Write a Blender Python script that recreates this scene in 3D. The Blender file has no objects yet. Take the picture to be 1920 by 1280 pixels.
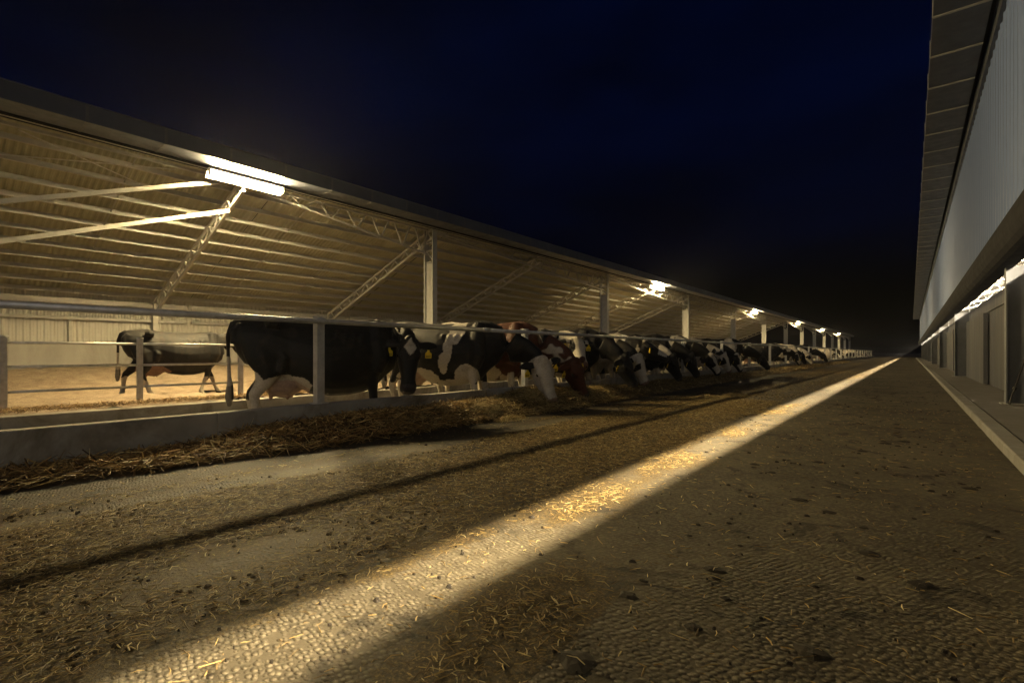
import bpy, bmesh, math, random
import numpy as np
from mathutils import Vector, Matrix, noise as mnoise

random.seed(7)
rng = np.random.default_rng(7)
sc = bpy.context.scene
COL = sc.collection

# ------------------------------------------------------------------ camera
H = 0.965                       # eye height above the feed lane
YAW = 38.81
cam_d = bpy.data.cameras.new('camera')
cam_d.sensor_width = 36.0
cam_d.lens = 930.0 / 1920.0 * 36.0
cam_d.shift_y = 21.0 / 1920.0
cam_d.clip_start = 0.05
cam_d.clip_end = 3000.0
cam = bpy.data.objects.new('camera', cam_d)
COL.objects.link(cam)
cam.location = (0, 0, H)
cam.rotation_euler = (math.radians(90), 0, math.radians(YAW))
sc.camera = cam

# ------------------------------------------------------------------ night sky
world = bpy.data.worlds.new('World')
sc.world = world
world.use_nodes = True
nt = world.node_tree
nt.nodes.clear()
w_out = nt.nodes.new('ShaderNodeOutputWorld')
w_bg = nt.nodes.new('ShaderNodeBackground')
w_sky = nt.nodes.new('ShaderNodeTexSky')
w_sky.sky_type = 'NISHITA'
w_sky.sun_disc = False
SUN_EL, SUN_ROT = math.radians(-2.6), math.radians(150.0)
w_sky.sun_elevation = SUN_EL
w_sky.sun_rotation = SUN_ROT
w_sky.ozone_density = 6.0
w_tc = nt.nodes.new('ShaderNodeTexCoord')
w_map = nt.nodes.new('ShaderNodeMapping')
w_map.inputs['Scale'].default_value = (1.0, 1.0, 3.2)
w_noise = nt.nodes.new('ShaderNodeTexNoise')
w_noise.inputs['Scale'].default_value = 2.1
w_noise.inputs['Detail'].default_value = 7.0
w_noise.inputs['Roughness'].default_value = 0.5
w_ramp = nt.nodes.new('ShaderNodeValToRGB')
w_ramp.color_ramp.elements[0].position = 0.36
w_ramp.color_ramp.elements[0].color = (0.06, 0.36, 0.30, 1)
w_ramp.color_ramp.elements[1].position = 0.66
w_ramp.color_ramp.elements[1].color = (0.14, 1.0, 0.92, 1)
w_mul = nt.nodes.new('ShaderNodeMixRGB')
w_mul.blend_type = 'MULTIPLY'
w_mul.inputs['Fac'].default_value = 1.0
L = nt.links.new
L(w_tc.outputs['Generated'], w_map.inputs['Vector'])
L(w_map.outputs['Vector'], w_noise.inputs['Vector'])
L(w_noise.outputs['Fac'], w_ramp.inputs['Fac'])
L(w_sky.outputs['Color'], w_mul.inputs['Color1'])
L(w_ramp.outputs['Color'], w_mul.inputs['Color2'])
L(w_mul.outputs['Color'], w_bg.inputs['Color'])
w_bg.inputs['Strength'].default_value = 0.17
L(w_bg.outputs['Background'], w_out.inputs['Surface'])

# added fill light: a weak, very soft sun from behind the camera, down the open end of the lane
sun_d = bpy.data.lights.new('fill_sun', 'SUN')
sun_d.energy = 0.31
sun_d.angle = math.radians(50)
sun_d.color = (1.0, 0.93, 0.84)
sun = bpy.data.objects.new('fill_sun', sun_d)
COL.objects.link(sun)
SA, SE = math.radians(24.0), math.radians(20.0)
sun.rotation_euler = Vector((-math.sin(SA)*math.cos(SE), math.cos(SA)*math.cos(SE), -math.sin(SE))).to_track_quat('-Z', 'Y').to_euler()

sc.view_settings.view_transform = 'Standard'
sc.view_settings.look = 'None'
sc.view_settings.exposure = 0.15
sc.view_settings.gamma = 1.0
sc.view_settings.use_curve_mapping = False
sc.render.engine = 'CYCLES'
sc.cycles.use_denoising = True
sc.cycles.denoiser = 'OPENIMAGEDENOISE'
sc.cycles.denoising_input_passes = 'RGB_ALBEDO_NORMAL'
sc.cycles.denoising_prefilter = 'ACCURATE'
sc.cycles.use_light_tree = True
sc.cycles.use_adaptive_sampling = True
sc.cycles.adaptive_threshold = 0.004
sc.cycles.max_bounces = 6
sc.cycles.diffuse_bounces = 4
sc.cycles.glossy_bounces = 3
sc.cycles.transmission_bounces = 3
sc.cycles.volume_bounces = 0
sc.cycles.sample_clamp_indirect = 4.0
sc.cycles.caustics_reflective = False
sc.cycles.caustics_refractive = False

LAMP_S = 2000.0                  # radiance of the eave tubes
LAMP_C = (1.0, 0.75, 0.35)
SHED_S = 4800.0                 # radiance of the tubes inside the tall shed
SHED_C = (1.0, 0.80, 0.50)

# ------------------------------------------------------------------ helpers
def tag(o, label=None, cat=None, group=None, kind=None):
    if label: o['label'] = label
    if cat: o['category'] = cat
    if group: o['group'] = group
    if kind: o['kind'] = kind
    return o

def empty(name, loc=(0, 0, 0), rz=0.0):
    o = bpy.data.objects.new(name, None)
    o.empty_display_size = 0.2
    COL.objects.link(o)
    o.location = loc
    o.rotation_euler = (0, 0, rz)
    return o

def link(name, me, mat=None, parent=None, smooth=False, loc=None):
    o = bpy.data.objects.new(name, me)
    COL.objects.link(o)
    if mat is not None and not me.materials:
        me.materials.append(mat)
    if smooth:
        me.polygons.foreach_set('use_smooth', [True] * len(me.polygons))
    if parent is not None:
        o.parent = parent
    if loc is not None:
        o.location = loc
    return o

class MB:
    """collects boxes, bars, tubes and profiles for ONE mesh"""
    def __init__(s):
        s.v = []
        s.f = []
    def add(s, vs, fs):
        n = len(s.v)
        s.v.extend([tuple(p) for p in vs])
        s.f.extend([tuple(i + n for i in f) for f in fs])
        return s
    def box(s, a, b):
        x0, y0, z0 = a; x1, y1, z1 = b
        return s.add([(x0,y0,z0),(x1,y0,z0),(x1,y1,z0),(x0,y1,z0),(x0,y0,z1),(x1,y0,z1),(x1,y1,z1),(x0,y1,z1)],
                     [(0,3,2,1),(4,5,6,7),(0,1,5,4),(1,2,6,5),(2,3,7,6),(3,0,4,7)])
    def bevbox(s, a, b, e):
        # box with bevelled vertical and horizontal edges along its longest run (y)
        x0, y0, z0 = a; x1, y1, z1 = b
        prof = [(x0+e,z0),(x1-e,z0),(x1,z0+e),(x1,z1-e),(x1-e,z1),(x0+e,z1),(x0,z1-e),(x0,z0+e)]
        vs = [(x, y0, z) for x, z in prof] + [(x, y1, z) for x, z in prof]
        n = 8
        fs = [(i, i+n, (i+1) % n + n, (i+1) % n) for i in range(n)]
        fs += [tuple(range(n)), tuple(range(2*n-1, n-1, -1))]
        return s.add(vs, fs)
    def bar(s, p, q, w, h, up=(0,0,1)):
        p = Vector(p); q = Vector(q); d = (q-p).normalized(); up = Vector(up)
        if abs(d.dot(up)) > 0.97: up = Vector((1,0,0))
        r = d.cross(up).normalized()*w/2; u = r.cross(d).normalized()*h/2
        vs = [p-r-u,p+r-u,p+r+u,p-r+u,q-r-u,q+r-u,q+r+u,q-r+u]
        return s.add(vs, [(0,1,2,3),(7,6,5,4),(0,4,5,1),(1,5,6,2),(2,6,7,3),(3,7,4,0)])
    def tube(s, pts, rad, n=8, cap=True):
        pts = [Vector(p) for p in pts]
        rads = rad if isinstance(rad, (list, tuple)) else [rad]*len(pts)
        rings = []
        ref = Vector((0,0,1))
        vs = []
        for i, p in enumerate(pts):
            d = (pts[min(i+1, len(pts)-1)] - pts[max(i-1, 0)]).normalized()
            if abs(d.dot(ref)) > 0.95: rr = Vector((1,0,0))
            else: rr = ref
            a = d.cross(rr).normalized(); b = a.cross(d).normalized()
            for k in range(n):
                t = 2*math.pi*k/n
                vs.append(p + (a*math.cos(t) + b*math.sin(t))*rads[i])
        fs = []
        for i in range(len(pts)-1):
            for k in range(n):
                fs.append((i*n+k, i*n+(k+1) % n, (i+1)*n+(k+1) % n, (i+1)*n+k))
        if cap:
            fs.append(tuple(range(n-1, -1, -1)))
            fs.append(tuple((len(pts)-1)*n+k for k in range(n)))
        return s.add(vs, fs)
    def mesh(s, name):
        me = bpy.data.meshes.new(name)
        me.from_pydata(s.v, [], s.f)
        me.update()
        return me
    def build(s, name, mat, parent=None, smooth=False, loc=None):
        return link(name, s.mesh(name), mat, parent, smooth, loc)

def grid_mesh(name, X, Y, Z):
    """X,Y,Z 2-d arrays"""
    r, c = X.shape
    v = np.stack([X, Y, Z], -1).reshape(-1, 3)
    i = np.arange(r*c).reshape(r, c)
    f = np.stack([i[:-1, :-1], i[:-1, 1:], i[1:, 1:], i[1:, :-1]], -1).reshape(-1, 4)
    me = bpy.data.meshes.new(name)
    me.vertices.add(len(v)); me.vertices.foreach_set('co', v.astype(np.float32).ravel())
    me.loops.add(f.size); me.loops.foreach_set('vertex_index', f.astype(np.int32).ravel())
    me.polygons.add(len(f)); me.polygons.foreach_set('loop_start', np.arange(0, f.size, 4, dtype=np.int32))
    me.polygons.foreach_set('loop_total', np.full(len(f), 4, dtype=np.int32))
    me.polygons.foreach_set('use_smooth', np.ones(len(f), dtype=bool))
    me.update(calc_edges=True)
    me.validate()
    return me

def np_mesh(name, v, f):
    """triangles or quads from arrays"""
    k = f.shape[1]
    me = bpy.data.meshes.new(name)
    me.vertices.add(len(v)); me.vertices.foreach_set('co', v.astype(np.float32).ravel())
    me.loops.add(f.size); me.loops.foreach_set('vertex_index', f.astype(np.int32).ravel())
    me.polygons.add(len(f)); me.polygons.foreach_set('loop_start', np.arange(0, f.size, k, dtype=np.int32))
    me.polygons.foreach_set('loop_total', np.full(len(f), k, dtype=np.int32))
    me.update(calc_edges=True)
    me.validate()
    return me

def vnoise(x, y, seed=0):
    """cheap smooth value noise on arrays, about -1..1"""
    xi = np.floor(x).astype(np.int64); yi = np.floor(y).astype(np.int64)
    xf = x - xi; yf = y - yi
    def h(a, b):
        n = (a*374761393 + b*668265263 + seed*974634777) & 0xffffffff
        n = ((n ^ (n >> 13))*1274126177) & 0xffffffff
        return ((n ^ (n >> 16)) & 0xffff)/32767.5 - 1.0
    u = xf*xf*(3-2*xf); w = yf*yf*(3-2*yf)
    return (h(xi, yi)*(1-u)+h(xi+1, yi)*u)*(1-w) + (h(xi, yi+1)*(1-u)+h(xi+1, yi+1)*u)*w

def fbm(x, y, seed=0, o=4):
    s = 0; a = 1; t = 0
    for k in range(o):
        s = s + a*vnoise(x*2**k, y*2**k, seed+k*17); t += a; a *= 0.5
    return s/t

# ------------------------------------------------------------------ materials
def mat_base(name):
    m = bpy.data.materials.new(name)
    m.use_nodes = True
    n = m.node_tree
    b = n.nodes['Principled BSDF']
    return m, n, b

def N(n, t, **kw):
    x = n.nodes.new(t)
    for k, v in kw.items():
        if k in x.inputs: x.inputs[k].default_value = v
        else: setattr(x, k, v)
    return x

def noise_node(n, scale, detail=5, rough=0.55, vec=None, dist=0.0):
    x = N(n, 'ShaderNodeTexNoise')
    x.inputs['Scale'].default_value = scale; x.inputs['Detail'].default_value = detail
    x.inputs['Roughness'].default_value = rough; x.inputs['Distortion'].default_value = dist
    if vec is not None: n.links.new(vec, x.inputs['Vector'])
    return x.outputs['Fac']

def ramp(n, fac, stops):
    r = N(n, 'ShaderNodeValToRGB')
    e = r.color_ramp.elements
    while len(e) < len(stops): e.new(0.5)
    for i, (p, c) in enumerate(stops):
        e[i].position = p
        e[i].color = (c, c, c, 1) if isinstance(c, (int, float)) else (*c, 1)
    n.links.new(fac, r.inputs['Fac'])
    return r.outputs['Color']

def mix(n, fac, a, b, mode='MIX'):
    m = N(n, 'ShaderNodeMixRGB', blend_type=mode)
    for s, v in (('Fac', fac), ('Color1', a), ('Color2', b)):
        if isinstance(v, (int, float)): m.inputs[s].default_value = v if s == 'Fac' else (v, v, v, 1)
        elif isinstance(v, tuple): m.inputs[s].default_value = (*v, 1)
        else: n.links.new(v, m.inputs[s])
    return m.outputs['Color']

def bump(n, b, height, strength=0.3, dist=0.01):
    x = N(n, 'ShaderNodeBump')
    x.inputs['Strength'].default_value = strength; x.inputs['Distance'].default_value = dist
    n.links.new(height, x.inputs['Height']); n.links.new(x.outputs['Normal'], b.inputs['Normal'])
    return x

def coords(n, scale=(1, 1, 1), kind='Object'):
    t = N(n, 'ShaderNodeTexCoord')
    m = N(n, 'ShaderNodeMapping')
    m.inputs['Scale'].default_value = scale
    n.links.new(t.outputs[kind], m.inputs['Vector'])
    return m.outputs['Vector']

def simple(name, col, rough=0.6, metal=0.0, var=0.25, nscale=6.0, bstr=0.1, bscale=60.0, stretch=(1, 1, 1), dirt=None, dirt_amt=0.5):
    m, n, b = mat_base(name)
    v = coords(n, stretch)
    f = noise_node(n, nscale, 6, 0.6, v)
    lo = tuple(c*(1-var) for c in col); hi = tuple(min(1, c*(1+var)) for c in col)
    c = ramp(n, f, [(0.3, lo), (0.7, hi)])
    if dirt is not None:
        f2 = noise_node(n, nscale*0.45, 8, 0.7, v, 0.4)
        c = mix(n, ramp(n, f2, [(0.48, 0.0), (0.68, dirt_amt)]), c, dirt)
    n.links.new(c, b.inputs['Base Color'])
    b.inputs['Metallic'].default_value = metal
    r = ramp(n, noise_node(n, nscale*2.3, 4, 0.6, v), [(0.3, max(0.02, rough-0.1)), (0.7, min(1, rough+0.1))])
    n.links.new(r, b.inputs['Roughness'])
    if bstr > 0:
        bump(n, b, noise_node(n, bscale, 3, 0.6, v), bstr, 0.004)
    return m

M = {}
M['galv'] = simple('galvanised_steel', (0.48, 0.48, 0.48), 0.42, 0.4, 0.22, 9, 0.05, 90)
M['steel'] = simple('painted_steel', (0.36, 0.36, 0.34), 0.5, 0.2, 0.15, 5, 0.04, 60)
M['purlin'] = simple('purlin_steel', (0.44, 0.435, 0.41), 0.5, 0.1, 0.08, 4, 0.0)
M['strap'] = simple('gutter_strap', (0.10, 0.105, 0.12), 0.5, 0.3, 0.1, 4, 0.0)
M['steel_dark'] = simple('dark_flashing', (0.020, 0.020, 0.024), 0.85, 0.0, 0.2, 3, 0.03, 40)
M['gutter'] = simple('gutter_metal', (0.075, 0.085, 0.115), 0.42, 0.4, 0.12, 2, 0.03, 30)
M['roof'] = simple('roof_sheeting', (0.37, 0.37, 0.28), 0.5, 0.25, 0.13, 1.3, 0.02, 30, dirt=(0.16, 0.14, 0.10), dirt_amt=0.35)
M['wallsheet'] = simple('wall_sheeting', (0.50, 0.49, 0.45), 0.5, 0.15, 0.10, 1.0, 0.02, 30)
M['clad'] = simple('shed_cladding', (0.155, 0.22, 0.44), 0.55, 0.1, 0.02, 0.7, 0.02, 20)
M['concrete'] = simple('feed_wall_concrete', (0.34, 0.32, 0.28), 0.85, 0, 0.22, 2.4, 0.3, 90, dirt=(0.10, 0.075, 0.04), dirt_amt=0.85)
M['conc_light'] = simple('tilt_panel_concrete', (0.36, 0.35, 0.33), 0.8, 0, 0.14, 1.6, 0.15, 60, stretch=(1, 1, 0.35), dirt=(0.20, 0.18, 0.15), dirt_amt=0.6)
M['kerb'] = simple('kerb_concrete', (0.28, 0.275, 0.265), 0.8, 0, 0.12, 4, 0.3, 80, dirt=(0.18, 0.15, 0.11), dirt_amt=0.5)
M['panel'] = simple('shed_wall_panel', (0.10, 0.108, 0.135), 0.7, 0, 0.16, 1.1, 0.08, 40, stretch=(1, 1, 0.2), dirt=(0.17, 0.16, 0.15), dirt_amt=0.5)
M['shedcol'] = simple('shed_column_steel', (0.16, 0.175, 0.21), 0.6, 0.1, 0.12, 3, 0.03, 40)
M['shedroof'] = simple('shed_roof_lining', (0.05, 0.047, 0.042), 0.7, 0.0, 0.12, 1, 0.0)
M['white'] = simple('white_panel', (0.72, 0.72, 0.72), 0.5, 0, 0.06, 2, 0.03, 40)
M['alley'] = simple('alley_concrete', (0.16, 0.14, 0.11), 0.65, 0, 0.3, 2.0, 0.4, 30, dirt=(0.05, 0.04, 0.025), dirt_amt=0.9)
M['black'] = simple('black_metal', (0.015, 0.015, 0.017), 0.45, 0.2, 0.2, 8, 0.03, 60)
M['tag'] = simple('yellow_tag', (0.75, 0.55, 0.03), 0.45, 0, 0.08, 10, 0.0)
M['tagmark'] = simple('tag_ink', (0.02, 0.02, 0.02), 0.6, 0, 0.0, 10, 0.0)
M['ground'] = simple('farm_ground', (0.07, 0.06, 0.045), 0.95, 0, 0.3, 0.4, 0.4, 5)

def emit(name, col, s):
    m, n, b = mat_base(name)
    n.nodes.remove(b)
    e = N(n, 'ShaderNodeEmission')
    e.inputs['Color'].default_value = (*col, 1); e.inputs['Strength'].default_value = s
    n.links.new(e.outputs[0], n.nodes['Material Output'].inputs['Surface'])
    return m
for k_ in ('steel_dark', 'panel', 'conc_light'):
    M[k_].node_tree.nodes['Principled BSDF'].inputs['Specular IOR Level'].default_value = 0.12
M['tube'] = emit('lit_tube', LAMP_C, LAMP_S)

# eye
m, n, b = mat_base('eye_gloss'); b.inputs['Base Color'].default_value = (0.01, 0.008, 0.006, 1); b.inputs['Roughness'].default_value = 0.08; M['eye'] = m
# hide: colour comes from the coat of each animal
m, n, b = mat_base('hide')
at = N(n, 'ShaderNodeAttribute'); at.attribute_name = 'coat'
v = coords(n, (1, 1, 1))
f = noise_node(n, 55, 5, 0.7, v)
c = mix(n, 1.0, at.outputs['Color'], ramp(n, f, [(0.25, 0.72), (0.75, 1.15)]), 'MULTIPLY')
f2 = noise_node(n, 7, 6, 0.65, v)
c = mix(n, ramp(n, f2, [(0.56, 0.0), (0.78, 0.45)]), c, mix(n, 1.0, c, (0.55, 0.42, 0.28), 'MULTIPLY'))
c = mix(n, ramp(n, noise_node(n, 4.5, 8, 0.72, v, 0.6), [(0.50, 0.0), (0.72, 0.55)]), c, (0.050, 0.038, 0.024))
n.links.new(c, b.inputs['Base Color'])
b.inputs['Roughness'].default_value = 0.62
b.inputs['Specular IOR Level'].default_value = 0.22
b.inputs['Sheen Weight'].default_value = 0.05
b.inputs['Sheen Roughness'].default_value = 0.4
vs = coords(n, (90, 90, 260))
hgt = noise_node(n, 1.0, 4, 0.7, vs)
hg2 = noise_node(n, 9, 3, 0.5, v)
bump(n, b, mix(n, 0.5, hgt, hg2), 0.35, 0.006)
M['hide'] = m

# straw / feed blades: colour varies blade by blade through an attribute
def straw_mat(name):
    m, n, b = mat_base(name)
    at = N(n, 'ShaderNodeAttribute'); at.attribute_name = 'tint'
    n.links.new(at.outputs['Color'], b.inputs['Base Color'])
    b.inputs['Roughness'].default_value = 0.55
    b.inputs['Specular IOR Level'].default_value = 0.3
    return m
M['straw'] = straw_mat('straw_blades')
M['mound'] = simple('feed_mound', (0.085, 0.056, 0.022), 0.9, 0, 0.5, 25, 0.9, 60)

# lane concrete with pebbled grip pattern, chaff and dung stains
m, n, b = mat_base('lane_concrete')
v = coords(n)
big = noise_node(n, 0.55, 7, 0.62, v, 0.3)
fine = noise_node(n, 14, 6, 0.7, v)
spk = noise_node(n, 60, 5, 0.8, v)
spk2 = noise_node(n, 22, 5, 0.75, v, 0.4)
conc = ramp(n, fine, [(0.25, (0.085, 0.070, 0.042)), (0.75, (0.19, 0.16, 0.105))])
# studs
wv = mix(n, 0.05, v, N(n, 'ShaderNodeTexNoise', Scale=2.2).outputs['Color'], 'ADD')
mp = N(n, 'ShaderNodeMapping'); mp.inputs['Scale'].default_value = (1.0, 1.28, 1.0); mp.inputs['Rotation'].default_value = (0, 0, 0.32)
n.links.new(wv, mp.inputs['Vector'])
vor = N(n, 'ShaderNodeTexVoronoi', feature='F1')
vor.inputs['Scale'].default_value = 38.0; vor.inputs['Randomness'].default_value = 0.55
n.links.new(mp.outputs['Vector'], vor.inputs['Vector'])
stud = ramp(n, vor.outputs['Distance'], [(0.16, 1.0), (0.36, 0.72), (0.58, 0.0)])
at = N(n, 'ShaderNodeAttribute'); at.attribute_name = 'chaff'
worn = ramp(n, noise_node(n, 0.9, 5, 0.6, v, 0.5), [(0.36, 0.25), (0.56, 1.0)])
groove = ramp(n, vor.outputs['Distance'], [(0.34, 0.0), (0.60, 0.62)])  # grooves darkened: packed dirt plus shade between studs, painted into the colour
c = mix(n, mix(n, 1.0, groove, worn, 'MULTIPLY'), conc, (0.024, 0.018, 0.010))
chf = ramp(n, spk, [(0.34, (0.012, 0.008, 0.003)), (0.50, (0.080, 0.053, 0.015)), (0.66, (0.27, 0.19, 0.065))])
cadd = N(n, 'ShaderNodeMath', operation='SUBTRACT')
n.links.new(at.outputs['Fac'], cadd.inputs[0]); cadd.inputs[1].default_value = 0.80
cfac = N(n, 'ShaderNodeMath', operation='MULTIPLY_ADD')
n.links.new(spk2, cfac.inputs[0]); cfac.inputs[1].default_value = 1.25
n.links.new(cadd.outputs[0], cfac.inputs[2])
chm = ramp(n, cfac.outputs[0], [(0.10, 0.0), (0.34, 0.97)])
c = mix(n, chm, c, chf)
dung = noise_node(n, 3.1, 7, 0.66, v, 0.8)
c = mix(n, ramp(n, dung, [(0.56, 0.0), (0.63, 0.85)]), c, (0.016, 0.012, 0.006))
dat = N(n, 'ShaderNodeAttribute'); dat.attribute_name = 'wall_shade'
c = mix(n, dat.outputs['Fac'], c, mix(n, 1.0, c, (0.34, 0.30, 0.24), 'MULTIPLY'))  # shaded band beside the feed wall, multiplied into the lane colour
wet = ramp(n, big, [(0.35, 0.66), (0.65, 1.15)])
c = mix(n, 1.0, c, wet, 'MULTIPLY')
n.links.new(c, b.inputs['Base Color'])
b.inputs['Roughness'].default_value = 0.66
b.inputs['Specular IOR Level'].default_value = 0.35
hst = mix(n, chm, mix(n, 1.0, stud, worn, 'MULTIPLY'), spk)
bump(n, b, mix(n, 0.22, hst, spk), 0.95, 0.015)
M['lane'] = m

# bedding
m, n, b = mat_base('pen_bedding')
v = coords(n)
f = noise_node(n, 3.0, 8, 0.7, v, 0.5); f2 = noise_node(n, 40, 5, 0.75, v)
c = ramp(n, f, [(0.3, (0.20, 0.145, 0.10)), (0.7, (0.41, 0.32, 0.23))])
c = mix(n, 1.0, c, ramp(n, f2, [(0.25, 0.5), (0.75, 1.25)]), 'MULTIPLY')
n.links.new(c, b.inputs['Base Color']); b.inputs['Roughness'].default_value = 0.95
bump(n, b, mix(n, 0.5, f, f2), 0.9, 0.05)
M['bedding'] = m

# paved walk beside the shed: fine-broomed concrete
M['walk'] = simple('walk_concrete', (0.19, 0.18, 0.175), 0.8, 0, 0.14, 3, 0.3, 70, dirt=(0.16, 0.13, 0.10), dirt_amt=0.5)

# ------------------------------------------------------------------ ground and lane
YEND = 150.0
g = MB()
g.add([(-1500, -1500, -0.30), (1500, -1500, -0.30), (1500, 1500, -0.30), (-1500, 1500, -0.30)], [(0, 1, 2, 3)])
tag(g.build('ground', M['ground']), kind='structure')

def spaced(y0, y1, s0, g_):
    out = [y0]; y = y0
    while y < y1:
        y += max(s0, g_*abs(y)); out.append(min(y, y1))
    return np.array(out)
ys = np.concatenate([[-26.0, -12.0, -4.0, -2.0, -1.0, -0.3], spaced(0.05, YEND, 0.03, 0.012)])
xs = np.linspace(-5.40, 0.69, 200)
X, Y = np.meshgrid(xs, ys)
Z = 0.006*fbm(X*1.8, Y*1.8, 41, 4)
lane_me = grid_mesh('feed_lane', X, Y, Z)
# chaff mask: thick beside the feed, patchy further out
def chaff_mask(X, Y):
    base = np.exp(-((X+2.95)/1.05)**2)*0.92 + np.exp(-((X+2.0)/0.30)**2)*0.20
    p = fbm(X*0.75+3, Y*0.42, 51, 4)
    q = fbm(X*1.9, Y*0.9+7, 61, 4)
    r = base + 0.45*np.clip(p, -0.6, 1) + 0.40*q*(base+0.25)
    r = r + 0.95*np.exp(-((X+1.15)/0.34)**2-((Y-1.45)/0.70)**2) + 0.75*np.exp(-((X+1.62)/0.30)**2-((Y-2.9)/0.8)**2)
    r = r - 0.35*np.exp(-((X+1.60)/0.30)**2) + 0.75*np.exp(-((X+1.65)/0.28)**2)*np.clip(q*2.4+0.2, 0, 1)
    r = r - 0.55*np.exp(-((X+3.90)/0.16)**2)*(Y < 8) - 0.45*(X > -0.9)*np.clip((X+1.2)/0.3, 0, 1)
    r = r + 0.16*(X < -1.95)*(X > -4.2)
    r = r - 0.75*np.exp(-((X+2.45)/0.28)**2-((Y-1.0)/0.6)**2)          # swept patch near the shadow line
    return np.clip(r+0.16, 0, 1)
cm_ = chaff_mask(X, Y).ravel()
ca = lane_me.attributes.new('chaff', 'FLOAT', 'POINT')
ca.data.foreach_set('value', cm_.astype(np.float32))
da = lane_me.attributes.new('wall_shade', 'FLOAT', 'POINT')  # shade along the feed wall, painted as a mask for the lane colour
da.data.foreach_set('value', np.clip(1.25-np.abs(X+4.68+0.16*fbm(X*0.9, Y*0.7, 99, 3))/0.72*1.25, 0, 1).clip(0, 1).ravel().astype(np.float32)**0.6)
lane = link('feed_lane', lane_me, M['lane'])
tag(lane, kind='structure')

# apron behind and left of the camera side, so that the floor goes on outside the frame
alley = MB()
alley.box((-10.0, -26, -0.34), (-5.56, YEND, -0.165))
tag(alley.build('cow_alley', M['alley']), kind='structure')
ys2 = np.concatenate([np.arange(-26, -4, 0.6), np.arange(-4, 22, 0.12), np.arange(22, 84, 0.6)])
xs2 = np.arange(-18.88, -10.16, 0.12)
X2, Y2 = np.meshgrid(xs2, ys2)
t = np.clip((-X2-14.2)/4.4, 0, 1)
Z2 = 0.02 + 0.50*t*t*(3-2*t) + 0.10*fbm(X2*1.1, Y2*1.1, 71, 4) + 0.05*fbm(X2*4, Y2*4, 81, 2) + 0.06*np.exp(-((X2+10.5)/0.5)**2)
tag(link('bedding', grid_mesh('bedding', X2, Y2, Z2), M['bedding']), kind='structure')

# ------------------------------------------------------------------ feed wall and fences
DW = 5.44
fw = empty('feed_wall', (-DW, 0, 0))
tag(fw, 'long low concrete feed wall below the cattle rail, straw heaped against it', 'wall')
y = -6.0
while y < 112:
    b_ = MB(); b_.bevbox((-0.08, y+0.004, -0.34), (0.08, y+4.0-0.004, 0.366), 0.012)
    b_.build('wall_panel', M['concrete'], fw)
    y += 4.0

ff = empty('feed_fence', (-DW, 0, 0.366))
tag(ff, 'galvanised cattle fence with square posts and one heavy rail on the feed wall', 'fence')
pm = MB()
pm.box((-0.046, -0.046, 0), (0.046, 0.046, 1.02)); pm.box((-0.05, -0.05, 1.02), (0.05, 0.05, 1.03)); pm.box((-0.08, -0.08, 0.0), (0.08, 0.08, 0.012))
pmesh = pm.mesh('post'); pmesh.materials.append(M['galv'])
cl_ = MB(); cl_.tube([(0.078, -0.028, 0.964), (0.078, 0.028, 0.964)], 0.0395, 12); cl_.box((0.0465, -0.035, 0.915), (0.052, 0.035, 1.012)); clm = cl_.mesh('clamp'); clm.materials.append(M['galv'])
k = 0
y = 3.13-8.0
while y < 110:
    o = link('post', pmesh, None, ff, loc=(0, y, 0)); link('clamp', clm, None, o); y += 4.0
YR = 112
yy = -6.0
while yy < YR:
    r_ = MB(); r_.tube([(0.078, yy, 0.964), (0.078, min(yy+6.0, YR), 0.964)], 0.031, 12)
    r_.build('rail', M['galv'], ff, True)
    s_ = MB(); s_.tube([(0.078, yy+5.93, 0.964), (0.078, yy+6.07, 0.964)], 0.036, 12); s_.build('coupling', M['galv'], ff, True)
    yy += 6.0

cb = empty('pen_kerb', (-10.0, 0, 0))
tag(cb, 'low dirty concrete kerb holding back the bedding behind the cow alley', 'kerb')
y = -6.0
while y < 84:
    b_ = MB(); b_.bevbox((-0.16, y+0.005, -0.2), (0.0, y+6-0.005, 0.06), 0.015); b_.build('kerb_block', M['concrete'], cb); y += 6

pf = empty('pen_fence', (-12.0, 0, 0))
tag(pf, 'three-rail galvanised pen fence with round-capped post standing in the bedding', 'fence')
for y in (-2.7, -0.78, 1.15, 3.06, 4.97):
    p_ = MB(); p_.box((-0.045, y-0.045, -0.25), (0.045, y+0.045, 1.24)); po = p_.build('post', M['galv'], pf)
    c_ = MB(); c_.tube([(0, y, 1.24), (0, y, 1.262)], 0.064, 14); c_.build('cap', M['galv'], po)
for y0, y1 in ((-2.655, -0.825), (-0.735, 1.105), (1.195, 3.015), (3.105, 4.925)):
    for z in (1.14, 0.72, 0.29):
        r_ = MB(); r_.tube([(0, y0, z), (0, y1, z)], 0.024, 10); r_.build('rail', M['galv'], pf, True)

# ------------------------------------------------------------------ the cattle barn on the left
DC = 12.5
BAY = 12.06
Y0 = 11.2
YB0, YB1 = Y0-3*BAY+1.0, Y0+5*BAY+2.0          # the roofed stretch
NCOL = 13
def roofz(d): return 5.42 - 0.400*(d-12.1)
DF = 18.9
barn = empty('cattle_barn', (-DC, 0, 0))
tag(barn, 'open-fronted steel cattle barn with falling roof, box gutter and lattice trusses', 'barn')
def bp(d, y, z): return (DC-d, y, z)           # barn-local point

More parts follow.
